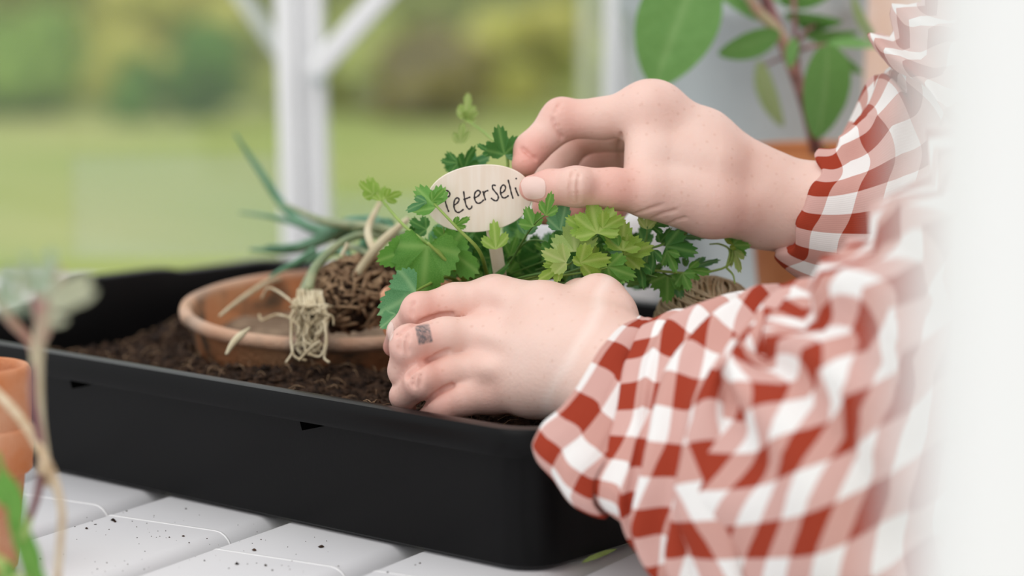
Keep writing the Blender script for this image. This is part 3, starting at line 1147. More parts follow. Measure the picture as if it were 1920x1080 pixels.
# measured leaves: px, py of the leaf base, distance, size, tip angle, roll, pitch, tone, variant
MEAS = [
    (818, 388, 1.305, 68, 128, 15, -25, 'leaf_mid', 0), (800, 378, 1.306, 44, 195, -30, 20, 'leaf_blue', 1), (810, 378, 1.305, 34, 50, 25, 10, 'leaf_mid', 1),
    (716, 378, 1.36, 62, 100, 35, -30, 'leaf_lime', 1), (722, 372, 1.36, 36, 25, 20, 20, 'leaf_lime', 1), (700, 365, 1.36, 40, 150, 40, 20, 'leaf_lime', 0),
    (946, 290, 1.34, 62, 108, 20, 20, 'leaf_dark', 0), (950, 296, 1.345, 46, 40, -30, 10, 'leaf_blue', 1), (925, 285, 1.34, 36, 165, 30, 20, 'leaf_dark', 1),
    (868, 318, 1.355, 52, 70, 35, 15, 'leaf_dark', 1), (862, 320, 1.36, 46, 120, -35, 10, 'leaf_dark', 0), (858, 306, 1.35, 40, 188, 20, 40, 'leaf_dark', 1),
    (880, 310, 1.365, 44, 30, 30, 20, 'leaf_blue', 0), (862, 270, 1.40, 44, 95, 40, 20, 'leaf_pale', 1), (872, 220, 1.42, 50, 95, 50, 20, 'leaf_pale', 0), (868, 224, 1.42, 34, 40, 40, 20, 'leaf_pale', 1),
    (930, 468, 1.312, 58, 98, -10, -15, 'leaf_lime', 1), (950, 500, 1.355, 52, 100, 20, -10, 'leaf_mid', 1), (956, 480, 1.34, 40, 70, 30, 0, 'leaf_mid', 1),
    (1024, 405, 1.283, 48, 72, 30, -10, 'leaf_mid', 1), (1000, 425, 1.30, 44, 110, 20, 0, 'leaf_mid', 0), (985, 440, 1.32, 48, 80, 30, 0, 'leaf_blue', 1),
    (1050, 432, 1.305, 58, 75, -20, 10, 'leaf_blue', 0), (1048, 470, 1.31, 56, 60, 25, 10, 'leaf_dark', 0), (1040, 480, 1.30, 46, 100, 15, 20, 'leaf_dark', 2),
    (1120, 438, 1.288, 76, 95, 10, -25, 'leaf_lime', 2), (1100, 430, 1.29, 50, 145, 25, -10, 'leaf_lime', 0), (1130, 428, 1.29, 50, 30, 15, 10, 'leaf_lime', 0),
    (1078, 472, 1.29, 78, 97, -5, -30, 'leaf_pale', 0), (1168, 470, 1.295, 66, 80, 15, -20, 'leaf_lime', 0), (1170, 478, 1.30, 62, 20, 15, 10, 'leaf_lime', 0), (1160, 462, 1.295, 46, 140, -20, 10, 'leaf_mid', 1),
    (1062, 492, 1.285, 58, 165, 25, 25, 'leaf_pale', 0), (1050, 500, 1.285, 50, 215, 10, 20, 'leaf_lime', 1), (1088, 492, 1.288, 64, 15, 20, 20, 'leaf_lime', 0), (1100, 500, 1.29, 56, 60, 10, -30, 'leaf_lime', 2),
    (1140, 500, 1.29, 62, -15, 25, 15, 'leaf_mid', 0), (1150, 505, 1.295, 56, 250, 25, 15, 'leaf_mid', 0), (1212, 430, 1.31, 46, 85, 30, 0, 'leaf_pale', 1), (1218, 420, 1.32, 46, 20, 30, 40, 'leaf_dark', 1),
    (1248, 462, 1.32, 66, -8, 20, 15, 'leaf_dark', 0), (1250, 470, 1.32, 46, -60, 25, 15, 'leaf_mid', 1), (1238, 455, 1.325, 38, 60, 40, 15, 'leaf_dark', 0), (1225, 468, 1.32, 50, -80, 40, 25, 'leaf_dark', 1),
    (1262, 440, 1.345, 60, 20, 55, 35, 'leaf_blue', 1), (1372, 460, 1.335, 40, 10, 20, 30, 'leaf_mid', 2), (1376, 470, 1.335, 46, -60, 45, 20, 'leaf_pale', 1), (1380, 462, 1.335, 34, 175, 40, 40, 'leaf_lime', 1),
    (1290, 505, 1.325, 44, 0, 25, 20, 'leaf_mid', 1), (1280, 512, 1.325, 40, -60, 25, 20, 'leaf_mid', 0), (1300, 500, 1.34, 52, 28, 50, 20, 'leaf_blue', 1), (1285, 500, 1.33, 30, 90, 60, 0, 'leaf_dark', 1),
    (1252, 515, 1.33, 60, -95, 20, -10, 'leaf_mid', 0), (1262, 520, 1.335, 44, -70, 20, 0, 'leaf_blue', 0), (1196, 490, 1.31, 56, -70, 40, 15, 'leaf_dark', 1),
    (800, 430, 1.33, 40, 160, 30, 20, 'leaf_dark', 0), (782, 440, 1.335, 36, 110, 40, 20, 'leaf_dark', 1), (852, 424, 1.305, 34, 35, 30, 10, 'leaf_mid', 1), (884, 522, 1.34, 46, 115, 30, 10, 'leaf_mid', 2),
    (872, 496, 1.345, 54, 125, 20, 10, 'leaf_dark', 2), (850, 470, 1.345, 56, 80, 30, 20, 'leaf_dark', 0), (872, 450, 1.35, 52, 70, -30, 20, 'leaf_dark', 2), (842, 452, 1.33, 44, 130, -30, 20, 'leaf_mid', 0),
]
for px, py, d, size, ang, ro, pi_, key, var in MEAS:
    leaf(PL[key][var], par, px, py, d, size, ang, ro, pi_)
leaf(BIG, par, 800, 462, 1.315, 108, 262, 8, -12)
leaf(BIG, par, 842, 468, 1.322, 74, 330, 30, 20)
leaf(BIG, par, 760, 470, 1.322, 60, 190, -30, 25)
leaf(BIG2, par, 780, 548, 1.30, 92, 205, 12, -20)
leaf(BIG2, par, 742, 590, 1.305, 40, 230, 30, 20)
leaf(PL['leaf_mid'][2], par, 735, 588, 1.31, 44, 315, 30, 10)
for pts, r_, m in (
    ([(872, 525, 1.335), (840, 492, 1.318), (802, 455, 1.31)], 5.0, 'stem_green'), ([(885, 520, 1.34), (820, 470, 1.315), (760, 425, 1.335), (716, 376, 1.36)], 4.6, 'stem_green'),
    ([(915, 520, 1.34), (898, 470, 1.31), (860, 430, 1.302), (814, 382, 1.305)], 4.2, 'stem_green'), ([base, (930, 420, 1.36), (952, 300, 1.345), (915, 255, 1.38), (872, 222, 1.42)], 4, 'stem_green'),
    ([base, (885, 430, 1.37), (868, 340, 1.36), (865, 315, 1.355)], 3, 'stem_green'), ([base, (950, 500, 1.34), (975, 460, 1.33), (1002, 420, 1.30), (1026, 400, 1.285)], 2.8, 'stem_dark'),
    ([base, (980, 520, 1.33), (1060, 500, 1.31), (1120, 440, 1.29)], 3.2, 'stem_dark'), ([base, (1000, 530, 1.34), (1100, 500, 1.31), (1160, 480, 1.30), (1245, 458, 1.32), (1300, 430, 1.34)], 3.6, 'stem_dark'),
    ([base, (1040, 520, 1.35), (1180, 505, 1.325), (1290, 512, 1.33), (1362, 500, 1.335), (1376, 462, 1.335)], 3.4, 'stem_green'), ([(1362, 502, 1.335), (1368, 470, 1.335), (1350, 458, 1.335), (1330, 458, 1.335)], 2.6, 'stem_green'),
    ([(1362, 502, 1.335), (1374, 515, 1.335), (1378, 532, 1.333)], 2.4, 'stem_green'), ([base, (1020, 520, 1.34), (1150, 490, 1.32), (1205, 460, 1.315), (1214, 425, 1.31)], 2.6, 'stem_dark'),
    ([base, (1060, 540, 1.36), (1200, 500, 1.33), (1260, 520, 1.33)], 2.6, 'stem_dark'), ([base, (960, 480, 1.345), (1000, 450, 1.33), (1075, 470, 1.30)], 2.6, 'stem_dark'),
    ([base, (1000, 520, 1.33), (1040, 510, 1.295), (1065, 495, 1.286)], 3, 'stem_green'), ([base, (1000, 525, 1.34), (1100, 510, 1.30), (1148, 500, 1.29)], 2.8, 'stem_green'),
    ([base, (870, 500, 1.345), (838, 460, 1.33), (830, 410, 1.325)], 2.6, 'stem_green'), ([base, (840, 520, 1.34), (800, 535, 1.315), (770, 552, 1.303)], 4, 'stem_green'),
    ([(1214, 470, 1.315), (1212, 510, 1.315), (1232, 520, 1.315)], 3.0, 'stem_dark'),
):
    stem(pts, r_, m)
# the dense inner foliage
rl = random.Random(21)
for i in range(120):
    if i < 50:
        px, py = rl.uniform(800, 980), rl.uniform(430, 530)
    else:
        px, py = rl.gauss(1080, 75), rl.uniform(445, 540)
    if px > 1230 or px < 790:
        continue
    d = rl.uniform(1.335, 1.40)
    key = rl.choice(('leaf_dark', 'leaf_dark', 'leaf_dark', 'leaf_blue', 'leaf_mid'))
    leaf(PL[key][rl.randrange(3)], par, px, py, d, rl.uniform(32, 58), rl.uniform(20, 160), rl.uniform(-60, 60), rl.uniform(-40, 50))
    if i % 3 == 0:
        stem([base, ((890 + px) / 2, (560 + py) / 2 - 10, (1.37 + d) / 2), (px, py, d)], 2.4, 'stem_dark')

# ------------------------------------------------------------------ wooden plant label
lab = thing('plant_label', 'oval wooden plant label with the handwritten word Peterseli, pinched in fingers', 'label', W(940, 540, 1.345))
LC = W(899, 372, 1.318)
LB = W(946, 545, 1.350)
ey = (LC - LB).normalized()
ey = (UP * .985 + (-FW) * .17).normalized()
ex0 = RT
rot = math.radians(7)
ez = ex0.cross(ey).normalized()
ex = ex0 * math.cos(rot) + ey * math.sin(rot)
ey = ez.cross(ex)
px2m = 1.318 / FPX
b = MB()
N = 72
vs = []
for z, k in ((-.0008, .985), (-.0005, 1), (.0005, 1), (.0008, .985)):
    for i in range(N):
        a = 2 * math.pi * i / N
        e = 2 / 2.12
        ca, sa = math.cos(a), math.sin(a)
        x = math.copysign(abs(ca) ** e, ca) * 99.5 * px2m * k
        y = math.copysign(abs(sa) ** e, sa) * 63 * px2m * k
        vs.append(LC + ex * x + ey * y + ez * z)
fs = [tuple(reversed(range(N))), tuple(range(3 * N, 4 * N))]
for j in range(3):
    for i in range(N):
        fs.append((j * N + i, j * N + (i + 1) % N, (j + 1) * N + (i + 1) % N, (j + 1) * N + i))
b.add(vs, fs)
md_ = mat('label_wood', lin(250, 240, 226), 0.6, lin(244, 230, 212), 30, 3)
nt = md_.node_tree
mp = nt.nodes.new('ShaderNodeMapping')
mp.inputs['Scale'].default_value = (9, 9, .6)
tcn = nt.nodes.new('ShaderNodeTexCoord')
nt.links.new(tcn.outputs['Object'], mp.inputs[0])
nz = [n for n in nt.nodes if n.type == 'TEX_NOISE'][0]
nt.links.new(mp.outputs[0], nz.inputs['Vector'])
disc = b.build('oval_plate', md_, lab, smooth=False)
b = MB()
sa_, sb_ = LC - ey * 58 * px2m + ex * 17 * px2m - ez * .0004, W(945, 562, 1.346)
stk = (sa_ - sb_).normalized()
sxx = stk.cross(ez).normalized()
box(b, (sa_ + sb_) / 2 - ez * .0003, sxx, 12.5 * px2m, stk, (sa_ - sb_).length / 2, sxx.cross(stk), .0007, .0003)
b.build('stick', md_, lab, smooth=False)


def lp(X, Y):
    """measured pen position laid on the label's face"""
    px, py = 760 + X / 6, 280 + Y / 6
    r = FW + (px - 960) / FPX * RT - (py - 540) / FPX * UP
    k = (LC + ez * .0009 - CAM).dot(ez) / r.dot(ez)
    return CAM + r * k


STROKES = [
    [(437, 500), (446, 570), (465, 640), (489, 706)], [(402, 572), (412, 520), (430, 474), (462, 462), (494, 484), (498, 518), (468, 540), (402, 556)],
    [(543, 628), (580, 608), (604, 572), (590, 545), (560, 562), (546, 610), (552, 668), (578, 706), (612, 706), (656, 674)],
    [(655, 470), (668, 560), (684, 630), (712, 670), (742, 660), (750, 632)], [(652, 566), (690, 552), (732, 536)],
    [(768, 548), (812, 530), (842, 494), (832, 466), (800, 470), (778, 510), (784, 572), (812, 606), (850, 598), (884, 566)],
    [(872, 470), (884, 510), (902, 574)], [(880, 512), (898, 476), (934, 462)],
    [(1018, 408), (986, 402), (980, 436), (1010, 478), (1042, 520), (1042, 562), (1016, 580), (984, 564), (962, 546)],
    [(1062, 496), (1104, 478), (1128, 436), (1112, 402), (1084, 414), (1070, 456), (1078, 516), (1102, 546), (1134, 540), (1164, 518)],
    [(1156, 340), (1176, 420), (1192, 490), (1212, 556)], [(1236, 428), (1252, 476), (1274, 526)], [(1242, 322), (1248, 330), (1252, 336)],
]
b = MB()
for st in STROKES:
    P = [lp(*p) for p in st]
    rows = crom([tuple(p) for p in P], max(10, 6 * len(P)))
    wd = 8.6 / 6 * px2m
    vs, fs = [], []
    n = len(rows)
    for i in range(n):
        p = V(rows[i])
        t = (V(rows[min(i + 1, n - 1)]) - V(rows[max(0, i - 1)])).normalized()
        s = ez.cross(t).normalized()
        k = wd * (1 + .18 * math.sin(i * .9)) * (.75 if i in (0, n - 1) else 1)
        vs += [p + s * k, p - s * k, p + s * k * .9 - ez * .0003, p - s * k * .9 - ez * .0003]
    for i in range(n - 1):
        a = 4 * i
        fs += [(a, a + 1, a + 5, a + 4), (a, a + 4, a + 6, a + 2), (a + 1, a + 3, a + 7, a + 5)]
    b.add(vs, fs)
b.build('lettering', M['ink'], lab, smooth=False)

# ------------------------------------------------------------------ things behind: white pot, zinc bucket, sage in terracotta, upturned pot
wp = W(1120, 480, 2.06)
t = thing('white_planter', 'low white ceramic planter behind the parsley leaves', 'planter', (wp.x, wp.y, 0))
b = MB()
lathe(b, [(0, .001), (.05, .001), (.054, .004), (.062, .075), (.064, .078), (.0645, .09), (.063, .092), (.059, .092), (.058, .088), (.055, .03), (0, .028)], 64, Matrix.Translation((wp.x, wp.y, 0)))
b.build('pot', M['ceramic'], t)
zc = W(1470, 560, 2.14)
bk = thing('zinc_bucket', 'large grey zinc bucket standing behind the sage plant', 'bucket', (zc.x, zc.y, 0))
TB = Matrix.Translation((zc.x, zc.y, 0))
b = MB()
zp = [(0, .004), (.100, .004), (.104, 0), (.106, .003), (.106, .010), (.1035, .013)]
for z, r_ in ((.10, .118), (.105, .1205), (.11, .1205), (.115, .1195), (.25, .1465), (.255, .149), (.26, .149), (.265, .1475), (.34, .160)):
    zp.append((r_, z))
zp += [(.1635, .342), (.1645, .346), (.1635, .350), (.160, .350), (.158, .345), (.102, .012), (0, .010)]
lathe(b, zp, 96, TB)
b.build('shell', M['zinc'], bk)
for sgn in (-1, 1):
    a0 = W(1560, 14, 1.99) if sgn > 0 else W(1250, -60, 1.99)
    b = MB()
    ang = math.atan2(a0.y - zc.y, a0.x - zc.x)
    cpt = V((zc.x + .1505 * math.cos(ang), zc.y + .1505 * math.sin(ang), a0.z + .01))
    tv = V((-math.sin(ang), math.cos(ang), 0)); nv = V((math.cos(ang), math.sin(ang), 0))
    box(b, cpt, tv, .006, V((0, 0, 1)), .014, nv, .0018, .001)
    o = b.build('handle_lug', M['zinc'], bk)
spx = W(1562, 278, 1.72)
sg = thing('potted_sage', 'tall sage with purple stems in a plain terracotta pot behind the raised hand', 'potted plant', (spx.x, spx.y, 0))
TSG = Matrix.Translation((spx.x, spx.y, 0))
zr = spx.z
b = MB()
lathe(b, [(0, .002), (.044, .002), (.046, .005), (.059, zr - .034), (.0645, zr - .033), (.0655, zr - .031), (.0675, zr - .002), (.066, zr), (.0625, zr), (.061, zr - .003), (.057, zr - .03), (0, zr - .031)], 72, TSG)
b.build('pot', M['terracotta_deep'], sg)
b = MB()
lathe(b, [(.0605, zr - .012), (.03, zr - .011), (0, zr - .0105)], 40, TSG, .05)
b.build('pot_soil', M['soil'], sg)
for pts, rr, m in (
    ([(1535, 300, 1.70), (1512, 200, 1.665), (1480, 110, 1.65), (1440, 10, 1.65), (1420, -50, 1.65)], [13, 13, 12, 12, 10], 'stem_purple'),
    ([(1490, 140, 1.65), (1466, 70, 1.645), (1425, 25, 1.64), (1395, -20, 1.64)], [10, 11, 10, 9], 'stem_pink'),
    ([(1500, 180, 1.655), (1492, 80, 1.65), (1488, 0, 1.66), (1480, -40, 1.66)], [7, 5, 5, 4], 'stem_purple'),
    ([(1484, 105, 1.65), (1510, 90, 1.64), (1550, 84, 1.63)], [5, 4, 3], 'stem_purple'), ([(1488, 100, 1.65), (1510, 60, 1.65), (1540, 42, 1.66)], [4, 4, 3], 'stem_purple'),
    ([(1465, 70, 1.65), (1448, 72, 1.645), (1434, 70, 1.64)], [5, 4, 3], 'stem_purple'), ([(1440, 10, 1.65), (1400, -30, 1.62), (1330, -30, 1.58)], [6, 5, 4], 'stem_purple'),
    ([(1475, 105, 1.65), (1450, 115, 1.66), (1436, 122, 1.67)], [4, 3, 3], 'stem_purple'),
):
    tb(pts, rr, 10, 24).build('stem', M[m], sg)
S1 = blade_mesh('sage_leaf', M['sage'], .66, .12, .12, .85, 1)
S2 = blade_mesh('sage_leaf', M['sage'], .44, .10, .22, .9, 2)
S3 = blade_mesh('sage_leaf', M['sage_pale'], .38, .16, .3, .9, 3)
S4 = blade_mesh('sage_leaf', M['sage'], .5, .35, .2, .8, 4)
for me, px, py, d, size, ang, ro, pi_ in (
    (S1, 1312, -62, 1.60, 240, 249, 12, 6), (S4, 1552, 82, 1.60, 185, 272, -10, -8), (S2, 1462, 62, 1.63, 128, 192, -30, 20), (S2, 1425, 38, 1.66, 105, 165, 45, 25),
    (S3, 1425, 112, 1.69, 132, 290, 50, 10), (S2, 1548, 84, 1.63, 100, -20, -55, 25), (S2, 1498, 48, 1.66, 60, 20, 60, 30), (S2, 1500, 62, 1.66, 110, 14, 70, 20),
    (S2, 1470, 26, 1.66, 110, 8, 60, 25), (S2, 1475, 12, 1.67, 90, 172, 60, 25), (S2, 1460, 2, 1.67, 100, 20, 40, 25), (S3, 1600, -10, 1.66, 130, 302, 76, 10),
    (S2, 1490, 70, 1.64, 62, 268, 30, 20), (S2, 1440, -5, 1.66, 110, 150, 30, 20), (S2, 1520, 55, 1.68, 130, -18, 70, 30), (S3, 1525, 300, 1.69, 40, 60, 40, 30),
):
    leaf(me, sg, px, py, d, size, ang, ro, pi_)
up_ = W(1722, 480, 1.90)
u = thing('upturned_pot', 'tall pale terracotta pot standing upside down behind the checked sleeve', 'pot', (up_.x, up_.y, 0))
b = MB()
lathe(b, [(.052, 0), (.0565, .002), (.0575, .03), (.055, .032), (.051, .034), (.0495, .05), (.042, .30), (.0405, .304), (.038, .306), (.012, .306), (.010, .303), (0, .303)], 64, Matrix.Translation((up_.x, up_.y, 0)))
b.build('shell', M['terracotta_pale'], u)

# ------------------------------------------------------------------ ball of twine on the soil
tbc = W(1325, 612, 1.372)
tw = thing('twine_ball', 'ball of beige jute twine on the soil behind the checked cuff', 'twine', (tbc.x, tbc.y, tbc.z - .028))
b = MB()
bm = bmesh.new()
bmesh.ops.create_icosphere(bm, subdivisions=4, radius=.0262)
b.add([tbc + v.co for v in bm.verts], [[v.index for v in f.verts] for f in bm.faces])
bm.free()
b.build('core', M['twine'], tw)
b = MB()
rt_ = random.Random(5)
axes = [V((.1, -.2, 1)), V((.3, -.1, 1)), V((-.25, -.35, .9)), V((.9, -.3, .5)), V((-.8, -.4, .5))]
for ai, ax in enumerate(axes):
    ax = ax.normalized()
    u1 = ax.orthogonal().normalized(); v1 = ax.cross(u1)
    for k in range(22):
        off = (-1 + 2 * (k + .5) / 22) * .8
        off += rt_.gauss(0, .02)
        rr = math.sqrt(max(.02, 1 - off * off))
        tl = rt_.gauss(0, .05)
        R = .0272 + .0006 * (4 - ai) + rt_.uniform(0, .0006)
        pts = [tbc + (u1 * math.cos(a) * rr + v1 * math.sin(a) * rr + ax * (off + tl * math.cos(a + k))).normalized() * R for a in np.linspace(0, 2 * math.pi, 33)]
        tube(b, pts, .00085, 5)
b.build('winding', M['twine'], tw)['kind'] = 'stuff'

# ------------------------------------------------------------------ left foreground: stacked pots, tied sprig, twine, green leaves
pc = W(-48, 690, 1.20)
for i, (zt, r_, h, lab_, name) in enumerate(((W(-40, 684, 1.2).z, .0275, .06, 'upper small terracotta pot of the nested stack beside the tray', 'flower_pot'),
                                           (W(-40, 800, 1.2).z, .0272, .075, 'lower small terracotta pot holding the pot stacked in it', 'flower_pot'))):
    t = thing(name, lab_, 'pot', (pc.x, pc.y, max(0, zt - h)), 'stacked terracotta pots')
    b = MB()
    T = Matrix.Translation((pc.x, pc.y, zt))
    hb = h if i == 0 else zt - .001
    rim = .033 if i == 0 else .024
    if i == 0:
        prof_ = [(0, -h), (.017, -h), (.0185, -h + .002), (.0235, -rim), (r_ - .0015, -rim + .0005), (r_ - .0005, -rim + .002), (r_, -.003), (r_ - .001, -.0005), (r_ - .0025, 0), (r_ - .0042, -.001), (r_ - .005, -.004), (.0195, -.035), (.0165, -h + .004), (0, -h + .004)]
    else:
        prof_ = [(0, -hb), (.017, -hb), (.0185, -hb + .002), (.0235, -rim), (r_ - .0015, -rim + .0005), (r_, -rim + .002), (r_ + .001, -.002), (r_, 0), (r_ - .0015, .0002), (r_ - .0025, -.002), (.022, -rim), (.0165, -hb + .004), (0, -hb + .004)]
    lathe(b, prof_, 64, T, .01)
    b.build('shell', M['terracotta'], t)

sp = thing('sage_sprig', 'blurred cut sprig with pinkish stems tied to a string beside the terracotta pots', 'sprig', W(50, 980, 1.05))
for pts, rr, m in (([(88, 560, .93), (70, 660, 1.0), (72, 780, 1.03), (88, 885, 1.04)], [13, 13, 12, 10], 'straw'),
                   ([(86, 560, .92), (72, 640, .99), (62, 740, 1.02), (78, 850, 1.03), (72, 920, 1.035), (51, 985, 1.04)], [8, 9, 8, 8, 8, 7], 'stem_purple'),
                   ([(-20, 545, .93), (20, 600, .97), (55, 640, 1.01), (70, 690, 1.015)], [9, 9, 8, 7], 'stem_pink'),
                   ([(64, 515, .89), (76, 580, .93), (78, 650, .99)], [12, 13, 9], 'stem_pink'), ([(112, 508, .88), (102, 560, .92), (84, 630, .98)], [8, 9, 9], 'stem_pink')):
    tb(pts, rr, 10, 24).build('stem', M[m], sp)
SP1 = blade_mesh('sprig_leaf', M['sprig'], .5, .1, .2, .9, 8)
SP2 = blade_mesh('sprig_leaf', M['sprig_grey'], .4, .1, .2, .9, 9)
for me, px, py, d, size, ang, ro, pi_ in ((SP1, 92, 580, .88, 112, 46, 20, 25), (SP1, 110, 560, .875, 80, 22, 30, 25), (SP2, 72, 560, .87, 100, 80, 40, 15), (SP2, 66, 560, .875, 90, 112, 55, 15),
                                          (SP2, 14, 590, .86, 100, 104, 50, 20), (SP2, -12, 570, .86, 90, 70, 40, 20), (SP1, 84, 600, .90, 46, 8, 30, 20), (SP2, 50, 590, .88, 80, 140, 55, 20), (SP1, 44, 560, .875, 60, 100, 60, 10)):
    leaf(me, sp, px, py, d, size, ang, ro, pi_)
st = thing('jute_string', 'thin beige jute string knotted round the sprig and hanging over the slats', 'string', W(95, 900, 1.03))
b = tb([(-130, 655, 1.22), (-105, 650, 1.18), (-60, 690, 1.08), (0, 742, 1.05), (50, 800, 1.035), (88, 868, 1.022), (104, 905, 1.02), (116, 960, 1.02), (113, 1020, 1.02), (107, 1095, 1.02), (104, 1160, 1.02)], [9, 9, 9, 9, 9, 9, 8, 7, 7, 7, 7], 9, 70)
b.build('strand', M['twine_pale'], st)
b = MB()
for k in range(3):
    tb([(74, 872 + 9 * k, 1.045), (80, 864 + 9 * k, 1.022), (92, 872 + 9 * k, 1.018), (98, 886 + 9 * k, 1.03), (86, 888 + 9 * k, 1.052), (74, 874 + 9 * k, 1.046)], 6, 8, 24, b)
b.build('knot', M['twine_pale'], st)
hb = thing('herb_shoot', 'blurred bright green leafy shoot in the lower corner below the stacked pots', 'plant', (W(40, 1200, 1.04).x, W(40, 1200, 1.04).y, 0))
tb([(70, 1130, 1.04), (45, 1040, 1.03), (22, 940, 1.02), (-5, 850, 1.01)], [10, 9, 8, 5], 9, 24).build('stem', M['stem_green'], hb)
hp = W(40, 1200, 1.04)
b = MB()
lathe(b, [(0, -.03), (.016, -.03), (.0175, -.028), (.0235, -.002), (.023, 0), (.0212, 0), (.0205, -.004), (0, -.005)], 48, Matrix.Translation((hp.x, hp.y, .0302)))
b.build('pot', M['terracotta'], hb)
tb([(70, 1130, 1.04), (62, 1170, 1.04), (45, 1200, 1.04)], [10, 10, 10], 9, 10).build('stem', M['stem_green'], hb)
HG = blade_mesh('herb_leaf', M['leaf_mid'], .42, .15, .2, .9, 12)
HP = blade_mesh('herb_leaf', M['leaf_pale'], .34, .15, .2, .9, 13)
for me, px, py, d, size, ang, ro, pi_ in ((HG, 38, 985, .99, 115, 112, 50, 10), (HG, 16, 950, .985, 76, 130, 30, 20), (HG, 68, 1100, 1.0, 150, 112, 62, 10), (HP, 30, 1030, 1.0, 70, 75, 50, 20),
                                          (HG, -10, 1110, .99, 70, 60, 20, 20), (HP, 40, 1110, .99, 90, 130, 30, 20), (HP, 10, 1090, 1.0, 70, 20, 40, 20), (HG, 75, 1125, .99, 70, 100, 40, 20)):
    leaf(me, hb, px, py, d, size, ang, ro, pi_)
gl = blade_mesh('grass_blade', M['leaf_pale'], .10, .05, .2, .9, 15)
o = link('grass_blade', gl)
p0, p1 = G(1092, 1066) + V((0, 0, .003)), G(1158, 1038) + V((0, 0, .004))
T = (p1 - p0).normalized(); N_ = V((0, -.6, .8)); X = T.cross(N_).normalized(); N_ = X.cross(T)
o.matrix_basis = Matrix.Translation(p0) @ Matrix((X, T, N_)).transposed().to_4x4() @ Matrix.Scale((p1 - p0).length, 4)
tag(o, 'single yellow-green grass blade lying on the slats by the tray corner', 'grass blade')

# ------------------------------------------------------------------ the gardener: two arms, hands, shirt
person = thing('person', 'gardener in a red and white checked shirt leaning in, hands potting parsley', 'person', (.46, 1.15, -.8))


